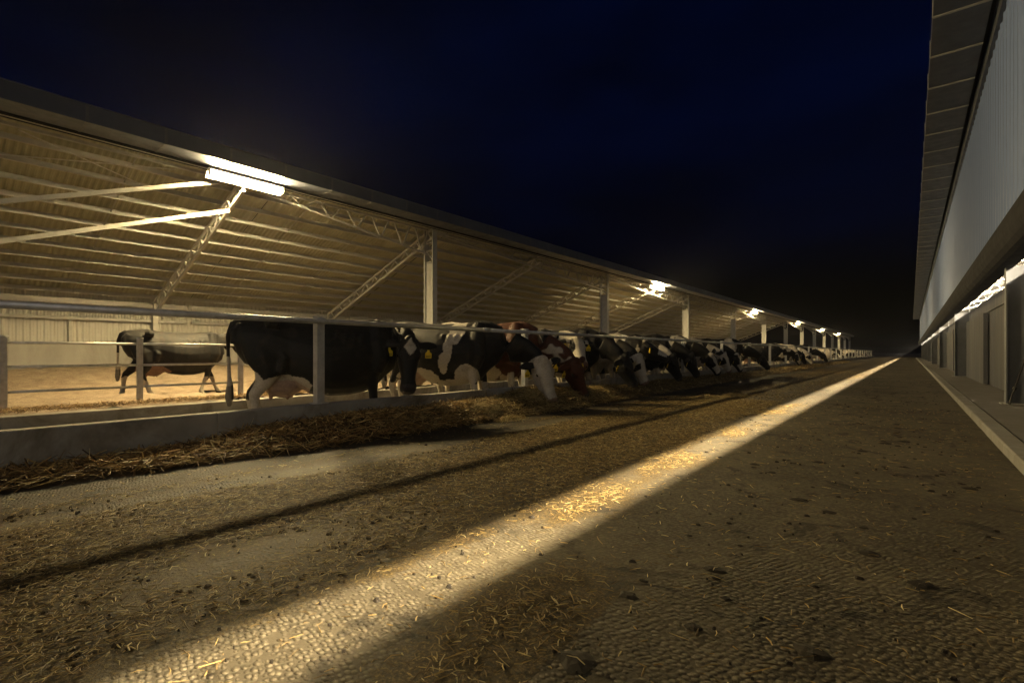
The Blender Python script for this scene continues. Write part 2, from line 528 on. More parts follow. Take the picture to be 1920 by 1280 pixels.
# columns: laced above, plated below
def col_mesh():
    c = MB()
    zt = 5.06
    for sx in (-0.20, 0.20):
        c.box((sx-0.02, -0.10, -0.1), (sx+0.02, 0.10, zt))
    return c.mesh('column')
def colweb_mesh():
    c = MB(); c.box((-0.18, -0.012, -0.1), (0.18, 0.012, 3.95)); return c.mesh('web_plate')
def lacing_mesh():
    c = MB()
    for z in (3.98, 4.36, 4.62, 5.03):
        c.box((-0.18, -0.035, z-0.02), (0.18, 0.035, z+0.02))
    c.bar((-0.17, 0, 4.34), (0.17, 0, 4.0), 0.05, 0.05, (0, 1, 0))
    c.bar((-0.17, 0, 5.0), (0.17, 0, 4.65), 0.05, 0.05, (0, 1, 0))
    return c.mesh('lacing')
cm1, cm2, cm3 = col_mesh(), colweb_mesh(), lacing_mesh()
for q in (cm1, cm2, cm3): q.materials.append(M['steel'])
for i in range(-1, NCOL):
    y = Y0+i*BAY
    co = link('column', cm1, None, barn, loc=(0, y, 0))
    link('web_plate', cm2, None, co); link('lacing', cm3, None, co)

# header truss under the gutter, deepening towards each column
for i in range(-2, NCOL-1):
    ya, yb = Y0+i*BAY+0.12, Y0+(i+1)*BAY-0.12
    start = ya if i >= 0 else ya+BAY*0.5
    ht = MB()
    ht.bar((0.0, ya, 5.03), (0.0, yb, 5.03), 0.07, 0.06)
    ht.bar((0.0, start, 4.98), (0.0, yb, 4.22), 0.06, 0.05)
    o = ht.build('header_truss', M['steel'], barn)
    wb = MB()
    nseg = 11 if i >= 0 else 7
    for k in range(nseg):
        t0 = (k+0.35)/nseg; t1 = (k+0.70)/nseg; t2 = min(1.0, (k+1.10)/nseg)
        zt = lambda t: 4.98-0.76*t
        yt = lambda t: start+(yb-start)*t
        wb.bar((0, yt(t0), 5.02), (0, yt(t1), zt(t1)), 0.035, 0.045, (1, 0, 0))
        wb.bar((0, yt(t1)+0.04, zt(t1)), (0, yt(t2), 5.02), 0.035, 0.045, (1, 0, 0))
    tag(wb.build('web', M['steel'], o), kind='stuff')

# cross trusses
ytr = [Y0+(k-5)*BAY/2 for k in range(0, 16) if YB0 < Y0+(k-5)*BAY/2 < YB1+0.5]
TD = 0.30
tchord, tweb = MB(), MB()
d0, d1 = 12.30, 18.75
def tz(d): return roofz(d)-0.22
p0, p1 = (DC-d0, 0, tz(d0)), (DC-d1, 0, tz(d1))
tchord.bar(p0, p1, 0.06, 0.06, (0, 1, 0))
q0, q1 = (DC-d0, 0, tz(d0)-TD), (DC-d1+0.1, 0, tz(d1)-TD)
tchord.bar(q0, q1, 0.07, 0.06, (0, 1, 0))
nt_ = 11
for k in range(nt_):
    da = d0+(d1-d0)*(k+0.25)/nt_; db = d0+(d1-d0)*(k+0.55)/nt_; dc = d0+(d1-d0)*(k+1.10)/nt_
    tweb.bar((DC-da, 0, tz(da)-TD+0.02), (DC-db, 0, tz(db)-0.02), 0.045, 0.045, (0, 1, 0))
    if k < nt_-1: tweb.bar((DC-db, 0, tz(db)-0.02), (DC-dc, 0, tz(dc)-TD+0.02), 0.03, 0.03, (0, 1, 0))
tcm = tchord.mesh('roof_truss'); tcm.materials.append(M['purlin'])
twm = tweb.mesh('web'); twm.materials.append(M['purlin'])
for y in ytr:
    o = link('roof_truss', tcm, None, barn, loc=(0, y, 0)); link('web', twm, None, o)

# purlins: cold-formed channels running the length of the barn
NP = 12
for k in range(NP):
    d = 12.45+(18.62-12.45)*k/(NP-1)
    z = roofz(d)
    c = MB()
    x = DC-d
    c.box((x-0.008, YB0, z-0.150), (x+0.002, YB1, z-0.030))
    c.box((x+0.0025, YB0, z-0.150), (x+0.045, YB1, z-0.142))
    c.box((x+0.0405, YB0, z-0.1415), (x+0.045, YB1, z-0.128))
    c.build('purlin', M['purlin'], barn)
# bridging rods between the trusses
for ya in ytr[:-1]:
    for fr in (0.33, 0.67):
        y = ya+BAY/2*fr
        c = MB(); c.bar((DC-12.45, y, roofz(12.45)-0.10), (DC-18.6, y, roofz(18.6)-0.10), 0.028, 0.016, (0, 0, 1)); c.build('bridging', M['steel'], barn)

# roof sheets, really corrugated
def corr(d_a, d_b, ya, yb, zf, pitch, depth):
    nn = int((yb-ya)/(pitch/4))
    yy_ = ya+np.arange(nn+1)*(yb-ya)/nn
    prof = np.array([0, 1, 1, 0])[np.arange(nn+1) % 4]*depth
    return yy_, prof
ysh = YB0
while ysh < YB1-0.1:
    ye = min(ysh+BAY/2, YB1)
    yy_, pr = corr(0, 0, ysh, ye, None, 0.12, 0.022)
    da, db = 11.95, DF+0.15
    nrow = 2
    Xs = np.stack([np.full_like(yy_, DC-da), np.full_like(yy_, DC-db)])
    Ys = np.stack([yy_, yy_]); Zs = np.stack([roofz(da)+pr, roofz(db)+pr])
    me = grid_mesh('roof_sheet', Xs, Ys, Zs); me.polygons.foreach_set('use_smooth', [False]*len(me.polygons))
    link('roof_sheet', me, M['roof'], barn)
    ysh += BAY/2

# back wall: sheeting, girt, posts, concrete dado
yw = YB0
while yw < YB1-0.1:
    ye = min(yw+BAY/2, YB1)
    yy_, pr = corr(0, 0, yw, ye, None, 0.14, 0.025)
    zz = [1.24, roofz(DF)-0.005]
    Xs = np.stack([DC-DF-pr, DC-DF-pr]); Ys = np.stack([yy_, yy_]); Zs = np.stack([np.full_like(yy_, z) for z in zz])
    me = grid_mesh('wall_sheet', Xs, Ys, Zs); me.polygons.foreach_set('use_smooth', [False]*len(me.polygons))
    link('wall_sheet', me, M['wallsheet'], barn)
    b_ = MB(); b_.box((DC-DF-0.10, yw+0.006, -0.2), (DC-DF+0.07, ye-0.006, 1.27)); b_.build('dado_panel', M['conc_light'], barn)
    g_ = MB(); g_.box((DC-DF+0.001, yw+0.08, 1.92), (DC-DF+0.10, ye-0.08, 2.0)); g_.box((DC-DF+0.001, yw+0.08, roofz(DF)-0.32), (DC-DF+0.05, ye-0.08, roofz(DF)-0.16)); g_.build('girt', M['steel'], barn)
    dp = MB(); dp.box((DC-DF+0.001, (yw+ye)/2-0.04, 1.275), (DC-DF+0.08, (yw+ye)/2+0.04, 1.915)); dp.build('sheet_post', M['steel'], barn)
    yw += BAY/2
for y in ytr:
    c = MB(); c.box((DC-DF+0.11, y-0.06, -0.15), (DC-DF+0.25, y+0.06, roofz(18.7)-0.5)); c.build('back_post', M['wallsheet'], barn)
    c2 = MB(); c2.box((DC-DF+0.11, y-0.03, roofz(18.7)-0.495), (DC-DF+0.20, y+0.03, roofz(18.7)-0.2)); c2.build('post_head', M['wallsheet'], barn)

# box gutter in lengths, with strap brackets
GO, GI, GB, GT = 11.49, 12.10, 5.09, 5.417
def gutter_mesh(length):
    c = MB()
    xo, xi = DC-GO, DC-GI
    t_ = 0.012
    c.box((xi, 0.003, GB), (xo, length-0.003, GB+t_))
    c.box((xo-t_, 0.003, GB+t_+0.001), (xo, length-0.003, GT))
    c.box((xi, 0.003, GB+t_+0.001), (xi+t_, length-0.003, GT))
    c.box((xo, 0.003, GT-0.02), (xo+0.02, length-0.003, GT))
    return c.mesh('gutter')
gm = gutter_mesh(BAY/2); gm.materials.append(M['gutter'])
brm = MB()
brm.box((DC-GI, -0.022, GB-0.010), (DC-GO+0.01, 0.022, GB-0.001))
brm.box((DC-GO+0.001, -0.022, GB-0.0005), (DC-GO+0.010, 0.022, GT-0.03))
brme = brm.mesh('bracket'); brme.materials.append(M['strap'])
yy = Y0-3*BAY
while yy < Y0+(NCOL-1)*BAY-0.1:
    go = link('gutter', gm, None, barn, loc=(0, yy, 0))
    for k in range(5):
        link('bracket', brme, None, go, loc=(0, BAY/2*(k+0.5)/5, 0))
    yy += BAY/2
eb = MB(); eb.box((DC-12.18, YB0, 5.06), (DC-12.115, Y0+(NCOL-1)*BAY, 5.30)); eb.build('eave_beam', M['steel_dark'], barn)

cd = MB(); cd.tube([(DC-12.21, YB0, 5.035), (DC-12.21, Y0+(NCOL-1)*BAY, 5.035)], 0.013, 8); cd.build('conduit', M['black'], barn)
# square-tube struts and cross rods beside the first truss
T1 = Y0-BAY/2
for a, b2, w_ in (((12.52, T1-0.25, 5.00), (12.5, -0.74, 2.93), 0.085), ((13.02, T1-0.05, 4.44), (12.28, -0.76, 2.19), 0.085)):
    c = MB(); c.bar(bp(*a), bp(*b2), w_, w_); c.build('strut', M['steel'], barn)
for a, b2 in (((12.6, 1.40, 5.0), (13.3, 3.45, 4.68)), ((13.4, 1.1, 4.68), (12.7, 3.9, 5.02))):
    c = MB(); c.tube([bp(*a), bp(*b2)], 0.012, 6); c.build('brace_rod', M['galv'], barn)

# eave lamps
def eave_lamp(y, first=False):
    d, z = 12.08, 4.955
    root = empty('eave_lamp', (-d, y, z))
    c = MB(); c.bevbox((-0.06, -0.84, 0.045), (0.06, 0.84, 0.092), 0.008); c.build('housing', M['white'], root)
    rf_ = MB(); rf_.bar((-0.062, -0.84, 0.06), (-0.062, 0.84, 0.06), 0.004, 0.03); rf_.add([(-0.064, -0.84, 0.05), (-0.064, 0.84, 0.05), (-0.155, 0.84, -0.085), (-0.155, -0.84, -0.085), (-0.064, -0.84, 0.053), (-0.064, 0.84, 0.053), (-0.159, 0.84, -0.082), (-0.159, -0.84, -0.082)], [(0, 1, 2, 3), (7, 6, 5, 4), (0, 4, 5, 1), (2, 6, 7, 3), (0, 3, 7, 4), (1, 5, 6, 2)]); rf_.build('cutoff_skirt', M['white'], root)  # added skirt on the barn side, keeps direct lamp light off the roof
    for s in (-1, 1):
        e = MB(); e.box((-0.058, s*0.815-0.012, -0.068), (0.058, s*0.815+0.012, 0.044)); e.build('end_cap', M['white'], root)
    t_ = MB(); t_.tube([(0, -0.80, -0.012), (0, 0.80, -0.012)], 0.052, 8); t_.build('tube', M['tube'], root, True)
    for s in (-0.6, 0.6):
        h_ = MB(); h_.box((-0.015, s-0.01, 0.0925), (0.015, s+0.01, 0.134)); h_.build('hanger', M['steel'], root)
    return root
lab = ['lit tube lamp under the gutter, above the walking cow', 'lit tube lamp under the gutter between the second and third barn columns',
       'lit tube lamp under the gutter between the fourth and fifth barn columns', 'lit tube lamp where the barn roof ends']
tag(eave_lamp(T1-2*BAY), 'lit tube lamp under the gutter where the pen fence begins', 'lamp', 'lamps along the barn eave')
for k in range(6):
    e_ = eave_lamp(T1+k*2*BAY)
    if k < 4: tag(e_, lab[k], 'lamp', 'lamps along the barn eave')
    else: tag(e_, 'lit tube lamp on the bare gutter line beyond the end of the roof', 'lamp', 'lamps along the barn eave')

# ------------------------------------------------------------------ the tall shed on the right
shed = empty('tall_shed', (1.25, 0, 0))
tag(shed, 'tall ribbed metal shed with deep eave, dark rail and recessed wall panels', 'shed')
SY0, SY1 = -6.0, 112.0
CT = 6.98
ysg = SY0
while ysg < SY1-0.1:
    ye = min(ysg+6.03, SY1)
    nn_ = int((ye-ysg)/0.060); yy_ = ysg+np.arange(nn_+1)*(ye-ysg)/nn_; pr = 0.05*(1-np.array([0, 1, 1, 0, 0, 0])[np.arange(nn_+1) % 6])
    Xs = np.stack([pr-0.05, pr-0.05]); Ys = np.stack([yy_, yy_]); Zs = np.stack([np.full_like(yy_, 2.9), np.full_like(yy_, CT)])
    me = grid_mesh('cladding_sheet', Xs, Ys, Zs); me.polygons.foreach_set('use_smooth', [False]*len(me.polygons))
    link('cladding_sheet', me, M['clad'], shed)
    ln_ = MB(); ln_.box((0.06, ysg+0.001, 2.5), (0.085, ye-0.001, 7.166)); ln_.build('leak_stop_panel', M['wallsheet'], shed)  # unseen backing added to stop shed light leaking through the sheet joints
    # dark round-fronted rail under the cladding
    c = MB(); pts = []
    prof = [(0.10, 2.405)] + [(-0.10-0.16*math.sin(t*math.pi/8)*1.0, 2.69-0.285*math.cos(t*math.pi/8)) for t in range(0, 9)] + [(0.10, 2.97)]
    vs = [(x, ysg+0.004, z) for x, z in prof]+[(x, ye-0.004, z) for x, z in prof]; nn = len(prof)
    c.add(vs, [(i, i+nn, (i+1) % nn+nn, (i+1) % nn) for i in range(nn)]+[tuple(range(nn)), tuple(range(2*nn-1, nn-1, -1))])
    c.build('rail_casing', M['steel_dark'], shed)
    # eave: box gutter, dark gap, fascia
    e = MB()
    e.box((-0.936, ysg+0.003, 6.80), (-0.20, ye-0.003, 6.815)); e.box((-0.95, ysg+0.003, 6.80), (-0.937, ye-0.003, 7.12))
    e.box((-0.20, ysg+0.003, 6.8155), (-0.188, ye-0.003, 7.1))
    eo = e.build('eave_gutter', M['gutter'], shed)
    for k in range(4):
        yb_ = ysg+6.03*(k+0.5)/4
        if yb_ < ye:
            bb = MB(); bb.box((-0.955, yb_-0.03, 6.785), (-0.19, yb_+0.03, 6.799)); bb.box((-0.962, yb_-0.03, 6.8), (-0.951, yb_+0.03, 7.13)); bb.build('bracket', M['steel'], eo)
    fa = MB(); fa.box((-0.10, ysg+0.003, 6.62), (-0.035, ye-0.003, 6.98)); fa.build('fascia', M['gutter'], shed)
    ysg += 6.03
# roof (rises away from the lane) and ridge truss lines seen through the slot
RX, RS = 15.0, 0.2476
RZ = 7.12+(RX+0.15)*RS
for xa, za, xb, zb in ((-0.15, 7.12, RX, RZ), (RX, RZ, 2*RX+0.15, 7.12)):
    rf = MB(); rf.add([(xa, SY0, za), (xa, SY1, za), (xb, SY1, zb), (xb, SY0, zb), (xa, SY0, za+0.04), (xa, SY1, za+0.04), (xb, SY1, zb+0.04), (xb, SY0, zb+0.04)],
                      [(0, 1, 2, 3), (7, 6, 5, 4), (0, 4, 5, 1), (2, 6, 7, 3), (0, 3, 7, 4), (1, 5, 6, 2)])
    rf.build('roof', M['shedroof'], shed)
fb = MB(); fb.box((30.0, SY0, -0.2), (30.1, SY1, 7.1)); fb.build('far_wall', M['shedroof'], shed)
for ye in (SY0-0.1, SY1):
    eb = MB(); eb.add([(0.5, ye, -0.2), (30, ye, -0.2), (30, ye, 7.1), (RX, ye, RZ-0.03), (0.5, ye, 7.2), (0.5, ye+0.1, -0.2), (30, ye+0.1, -0.2), (30, ye+0.1, 7.1), (RX, ye+0.1, RZ-0.03), (0.5, ye+0.1, 7.2)],
                      [(0, 1, 2, 3, 4), (9, 8, 7, 6, 5), (0, 5, 6, 1), (1, 6, 7, 2), (2, 7, 8, 3), (3, 8, 9, 4), (4, 9, 5, 0)]); eb.build('end_wall', M['shedroof'], shed)
fl = MB(); fl.box((0.501, SY0+0.01, -0.1), (29.9, SY1-0.01, 0.08)); fl.build('shed_floor', M['walk'], shed)
SCY = [11.85+12.6*k for k in range(-1, 8)]
PANX0, PANX1, PTOP = 0.42, 0.50, 2.44
for k, y in enumerate(SCY):
    c = MB(); c.box((0.0, y-0.10, 0.09), (0.02, y+0.10, 2.425)); c.box((0.395, y-0.10, 0.09), (0.415, y+0.10, 7.0)); c.box((0.0205, y-0.01, 0.09), (0.3945, y+0.01, 2.425))
    co = c.build('column', M['shedcol'], shed)
    bp_ = MB(); bp_.box((-0.06, y-0.15, 0.095), (0.47, y+0.15, 0.112)); bp_.build('base_plate', M['galv'], co)
    c = MB(); x0, x1 = 0.42, 14.9
    zt = lambda x: 7.12+(x+0.15)*0.2476-0.12
    c.bar((x0, y, zt(x0)), (x1, y, zt(x1)), 0.09, 0.09); c.bar((x0, y, zt(x0)-0.75), (x1, y, zt(x1)-0.9), 0.09, 0.09)
    for j in range(12):
        xa = x0+(x1-x0)*j/12; xb = x0+(x1-x0)*(j+0.5)/12; xc = x0+(x1-x0)*(j+1)/12
        c.bar((xa, y, zt(xa)-0.8), (xb, y, zt(xb)), 0.06, 0.06); c.bar((xb, y, zt(xb)), (xc, y, zt(xc)-0.85), 0.06, 0.06)
    c.build('roof_truss', M['steel'], shed)
    # wall panels between columns
    for j in range(2):
        ya = y+0.115+j*6.185; yb_ = ya+6.185
        p = MB(); p.bevbox((PANX0, ya+0.006, 0.085), (PANX1, yb_-0.006, PTOP-0.36), 0.008); p.build('wall_panel', M['panel'], shed)
        p = MB(); p.bevbox((PANX0-0.02, ya+0.006, PTOP-0.355), (PANX1, yb_-0.006, PTOP), 0.006); p.build('sill_panel', M['panel'], shed)
    # closing panel beside the column, standing forward
    p = MB(); p.box((0.30, y+6.9, 0.10), (0.40, y+12.3, 2.05)); p.build('door_leaf', M['panel'], shed)

def shed_lamp(x, y, z, mat, half):
    root = empty('shed_lamp', (x, y, z))
    c = MB(); c.bevbox((-0.34, -half-0.25, 0.05), (0.34, half+0.25, 0.10), 0.008); c.build('housing', M['white'], root)  # housing shaped extra wide to block uplight onto the shed roof
    t_ = MB(); t_.tube([(0, -half, -0.06), (0, half, -0.06)], 0.10, 8); t_.build('tube', mat, root, True)
    top = 7.12+(min(x-1.25, 2*RX-(x-1.25))+0.15)*RS-z-0.01
    for s in (-half*0.7, half*0.7):
        h_ = MB(); h_.tube([(0, s, 0.10), (0, s, top)], 0.008, 6); h_.build('hanger', M['steel'], root)
    return root
mt = emit('lit_shed_tube', SHED_C, SHED_S)
for k in range(9):
    tag(shed_lamp(8.3, -4.0+12.6*k, 7.76, mt, 1.6), 'lit tube lamp hanging inside the tall shed behind its wall panels', 'lamp', 'lamps hanging inside the tall shed')

# kerb and walk
kb = empty('shed_kerb', (0.69, 0, 0))
tag(kb, 'pale chipped concrete kerb along the walk of the tall shed', 'kerb')
y = -6.0
while y < 112:
    b_ = MB(); b_.bevbox((0.0, y+0.004, -0.2), (0.172, y+3-0.004, 0.095), 0.014); b_.build('kerb_stone', M['kerb'], kb); y += 3.0
wk = MB(); wk.box((0.866, SY0, -0.2), (1.75, SY1, 0.085))
tag(wk.build('walkway', M['walk']), kind='structure')

# tripod standing on the walk, only a leg of it in view
tp = empty('tripod', (1.62, 11.72, 0.085))
tag(tp, 'thin black tripod standing on the walk against the shed column', 'tripod')
hub = Vector((0, 0, 1.35))
hb = MB(); hb.tube([(0, 0, 1.28), (0, 0, 1.62)], 0.022, 10); hb.tube([(0, 0, 1.60), (0, 0, 1.66)], 0.05, 10); hb.build('centre_post', M['black'], tp)
for a in (195, 315, 75):
    dx, dy = math.cos(math.radians(a)), math.sin(math.radians(a))
    rr = 0.30 if a != 195 else 0.36
    lg = MB(); P = lambda t: (dx*rr*t, dy*rr*t, 1.33*(1-t)+0.02)
    lg.tube([P(0), P(0.45)], 0.017, 8); lg.tube([P(0.44), P(0.8)], 0.013, 8); lg.tube([P(0.79), P(1.0)], 0.010, 8)
    lo = lg.build('leg', M['black'], tp)
    for t_ in (0.45, 0.8):
        k_ = MB(); k_.tube([P(t_-0.02), P(t_+0.02)], 0.026, 8); k_.build('clamp', M['black'], lo)
    f_ = MB(); f_.tube([P(0.975), P(1.0)], 0.020, 8); f_.build('foot', M['black'], lo)

# ------------------------------------------------------------------ cows
BLACK, WHITE, RED, PINK = (0.010, 0.0095, 0.010), (0.50, 0.45, 0.37), (0.075, 0.026, 0.013), (0.42, 0.25, 0.19)

def ring(c, ax_r, ax_u, hw, hh, n=18, sq=2.3, flat_top=0.0):
    out = []
    for k in range(n):
        t = 2*math.pi*k/n
        ct, st = math.cos(t), math.sin(t)
        a = math.copysign(abs(ct)**(2/sq), ct)*hw; b_ = math.copysign(abs(st)**(2/sq), st)*hh
        out.append(c+ax_r*a+ax_u*b_)
    return out

def loft(mb, rings):
    n = len(rings[0]); vs = [p for r in rings for p in r]; fs = []
    for i in range(len(rings)-1):
        for k in range(n):
            fs.append((i*n+k, i*n+(k+1) % n, (i+1)*n+(k+1) % n, (i+1)*n+k))
    fs.append(tuple(range(n-1, -1, -1))); fs.append(tuple((len(rings)-1)*n+k for k in range(n)))
    mb.add(vs, fs)

def chain(mb, pts, n=12):
    """pts: (x,y,z,rx,ry) ellipses stacked along a chain"""
    rings = []
    P = [Vector(p[:3]) for p in pts]
    for i, p in enumerate(pts):
        d = (P[min(i+1, len(P)-1)]-P[max(i-1, 0)]).normalized()
        r = Vector((0, 1, 0)); r = (r-d*r.dot(d)).normalized(); u = d.cross(r).normalized()
        rings.append(ring(P[i], r, u, p[4], p[3], n, 2.0))
    loft(mb, rings)

def build_cow_mesh(name, poll, hdir, hup=(0, 0, 1), hs=1.0, stance=0.0, tail_sw=0.0):
    """one continuous body; +x forward; poll and head direction given in cow space"""
    mb = MB()
    Yv, Zv = Vector((0, 1, 0)), Vector((0, 0, 1))
    st = [(-0.98, 1.30, 1.12, 0.05), (-0.94, 1.38, 0.98, 0.13), (-0.86, 1.41, 0.86, 0.20), (-0.70, 1.43, 0.80, 0.26), (-0.55, 1.44, 0.74, 0.285), (-0.38, 1.41, 0.62, 0.30),
          (-0.15, 1.39, 0.49, 0.385), (0.08, 1.385, 0.45, 0.41), (0.30, 1.39, 0.455, 0.38), (0.48, 1.41, 0.49, 0.315), (0.62, 1.42, 0.54, 0.26), (0.76, 1.40, 0.69, 0.20), (0.88, 1.34, 0.78, 0.14)]
    rings = []
    for x, zt, zb, hw in st:
        rr = []
        c = Vector((x, 0, (zt+zb)/2)); hh = (zt-zb)/2
        for k in range(22):
            t = 2*math.pi*k/22; ct, s_ = math.cos(t), math.sin(t)
            wv = hw*(1.0-0.42*max(0, s_)**1.6)          # narrower along the spine
            rr.append(c+Yv*(math.copysign(abs(ct)**0.88, ct)*wv)+Zv*(math.copysign(abs(s_)**0.95, s_)*hh))
        rings.append(rr)
    loft(mb, rings)
    # hook and pin bones, shoulder blades
    for s in (-1, 1):
        chain(mb, [(-0.62, s*0.20, 1.34, 0.05, 0.05), (-0.56, s*0.255, 1.345, 0.06, 0.05), (-0.48, s*0.24, 1.32, 0.05, 0.04)], 8)
        chain(mb, [(0.66, s*0.10, 1.38, 0.09, 0.06), (0.64, s*0.20, 1.12, 0.13, 0.075), (0.66, s*0.225, 0.92, 0.13, 0.08), (0.60, s*0.21, 0.76, 0.11, 0.075)], 10)
        chain(mb, [(-0.88, s*0.09, 1.32, 0.05, 0.05), (-0.96, s*0.10, 1.24, 0.05, 0.045), (-0.93, s*0.10, 1.1, 0.07, 0.05)], 8)
    for s in (-1, 1):
        for k in range(6):
            x = 0.42-0.10*k; hw = 0.33+0.05*(1-abs(k-2.5)/2.5)
            chain(mb, [(x+0.03, s*hw*0.72, 1.22, 0.020, 0.020), (x-0.01, s*hw*0.93, 1.02, 0.024, 0.026), (x-0.07, s*hw*1.0, 0.84, 0.024, 0.024), (x-0.13, s*hw*0.93, 0.70, 0.018, 0.016)], 6)
        chain(mb, [(-0.50, s*0.20, 1.10, 0.05, 0.06), (-0.42, s*0.285, 0.92, 0.06, 0.05), (-0.46, s*0.25, 0.76, 0.06, 0.05)], 8)
    # udder
    chain(mb, [(-0.66, 0, 0.72, 0.10, 0.12), (-0.52, 0, 0.62, 0.17, 0.19), (-0.38, 0, 0.60, 0.16, 0.18), (-0.22, 0, 0.64, 0.08, 0.12)], 12)
    for s in (-1, 1):
        for x in (-0.58, -0.40):
            chain(mb, [(x, s*0.10, 0.52, 0.03, 0.03), (x, s*0.10, 0.425, 0.016, 0.016)], 8)
    # legs
    for s in (-1, 1):
        k = stance*s
        chain(mb, [(0.60, s*0.17, 0.86, 0.13, 0.08), (0.56+0.2*k*0.3, s*0.175, 0.68, 0.095, 0.07), (0.60+0.5*k*0.5, s*0.165, 0.52, 0.062, 0.052), (0.62+k*0.45, s*0.16, 0.40, 0.055, 0.052),
                   (0.615+k*0.6, s*0.16, 0.34, 0.046, 0.045), (0.61+k*0.8, s*0.16, 0.20, 0.036, 0.034), (0.615+k*0.95, s*0.16, 0.115, 0.046, 0.044), (0.64+k, s*0.16, 0.07, 0.05, 0.047), (0.665+k, s*0.16, 0.0, 0.068, 0.058)], 10)
        k = -stance*s
        chain(mb, [(-0.70, s*0.15, 1.12, 0.20, 0.10), (-0.64, s*0.20, 0.93, 0.20, 0.10), (-0.60, s*0.205, 0.76, 0.15, 0.085), (-0.68+k*0.3, s*0.19, 0.62, 0.085, 0.06), (-0.775+k*0.45, s*0.18, 0.50, 0.066, 0.048),
                   (-0.775+k*0.55, s*0.18, 0.43, 0.056, 0.044), (-0.745+k*0.75, s*0.18, 0.26, 0.042, 0.036), (-0.735+k*0.9, s*0.18, 0.125, 0.05, 0.044), (-0.71+k, s*0.18, 0.07, 0.052, 0.046), (-0.68+k, s*0.18, 0.0, 0.070, 0.058)], 10)
    # tail
    chain(mb, [(-0.90, 0, 1.37, 0.045, 0.05), (-0.985, tail_sw*0.05, 1.33, 0.035, 0.035), (-1.03, tail_sw*0.15, 1.20, 0.028, 0.028), (-1.03, tail_sw*0.3, 0.95, 0.024, 0.024), (-1.02, tail_sw*0.6, 0.72, 0.024, 0.024),
               (-1.015, tail_sw*0.8, 0.60, 0.042, 0.042), (-1.02, tail_sw*0.95, 0.47, 0.05, 0.048), (-1.02, tail_sw, 0.36, 0.025, 0.024)], 8)
    # head frame
    poll = Vector(poll); hd = Vector(hdir).normalized(); up = Vector(hup)
    up = (up-hd*up.dot(hd)).normalized(); rt = hd.cross(up).normalized()
    def hp(f, u_, r=0.0): return poll+(hd*f+up*u_+rt*r)*hs
    hsec = [(-0.06, 0.0, 0.07, 0.08), (-0.02, -0.005, 0.105, 0.125), (0.06, -0.02, 0.118, 0.155), (0.14, -0.035, 0.122, 0.165), (0.20, -0.045, 0.118, 0.155), (0.28, -0.052, 0.098, 0.132), (0.36, -0.058, 0.082, 0.112),
            (0.43, -0.062, 0.078, 0.095), (0.49, -0.066, 0.090, 0.088), (0.535, -0.070, 0.088, 0.080), (0.565, -0.074, 0.060, 0.055)]
    rings = [ring(hp(f, u_-0.02), rt, up, hw*hs, hh*hs, 18, 2.5) for f, u_, hw, hh in hsec]
    loft(mb, rings)
    for s in (-1, 1):
        # ear: out, a little back and down, flattened
        e0 = hp(0.035, 0.02, s*0.09); eo = (rt*s*0.93-hd*0.10+up*0.10).normalized(); ed = (hd*0.9+rt*s*0.1); ed = (ed-eo*ed.dot(eo)).normalized(); eu = eo.cross(ed).normalized()
        rr = []
        for t, w_, th in ((0.0, 0.032, 0.028), (0.06, 0.050, 0.024), (0.12, 0.062, 0.021), (0.18, 0.050, 0.019), (0.225, 0.022, 0.017)):
            rr.append(ring(e0+(eo*t-up*(t*t*1.1))*hs, ed, eu, w_*hs, th*hs, 10, 2.0))
        loft(mb, rr)
        # brow and nostril ridge
        b0 = hp(0.15, 0.035, s*0.10); rr = [ring(b0-hd*0.05*hs, rt, up, 0.018*hs, 0.02*hs, 8, 2), ring(b0, rt, up, 0.036*hs, 0.04*hs, 8, 2), ring(b0+hd*0.06*hs, rt, up, 0.018*hs, 0.02*hs, 8, 2)]
        loft(mb, rr)
    # poll tuft
    loft(mb, [ring(hp(-0.05, 0.09), rt, up, 0.04*hs, 0.03*hs, 8, 2), ring(hp(0.0, 0.115), rt, up, 0.06*hs, 0.035*hs, 8, 2), ring(hp(0.06, 0.10), rt, up, 0.045*hs, 0.03*hs, 8, 2)])
    # neck
    a = Vector((0.60, 0, 1.10)); b1 = Vector((0.86, 0, 1.06)); c1 = hp(-0.26, -0.03); d_ = hp(0.03, -0.045)
    rings = []
    hwid = [0.20, 0.185, 0.15, 0.12, 0.10, 0.095, 0.09]; hhgt = [0.34, 0.32, 0.265, 0.215, 0.18, 0.155, 0.13]
    prev = None
    for i in range(7):
        t = i/6
        p = a*(1-t)**3+b1*3*t*(1-t)**2+c1*3*t*t*(1-t)+d_*t**3
        dd = ((b1-a)*3*(1-t)**2+(c1-b1)*6*t*(1-t)+(d_-c1)*3*t*t).normalized()
        r = Vector((0, 1, 0))*(1-t)+rt*(-1 if rt.y < 0 else 1)*t
        r = (r-dd*r.dot(dd)).normalized(); u_ = r.cross(dd).normalized()
        if u_.z < 0 and t < 0.5: u_ = -u_
        rings.append(ring(p, r, u_, hwid[i]*(1+(hs-1)*t), hhgt[i]*(1+(hs-1)*t), 16, 2.1))
    loft(mb, rings)
    me = mb.mesh(name+'_raw')
    o = bpy.data.objects.new('tmp', me); COL.objects.link(o)
    md = o.modifiers.new('r', 'REMESH'); md.mode = 'VOXEL'; md.voxel_size = 0.0155; md.use_smooth_shade = True
    sm = o.modifiers.new('s', 'SMOOTH'); sm.factor = 0.5; sm.iterations = 4
    dg = bpy.context.evaluated_depsgraph_get()
    ev = o.evaluated_get(dg)
    out = bpy.data.meshes.new_from_object(ev, depsgraph=dg)
    bpy.data.objects.remove(o); bpy.data.meshes.remove(me)
    out.name = name
    out.polygons.foreach_set('use_smooth', [True]*len(out.polygons))
    return out, (poll, hd, up, rt, hs)

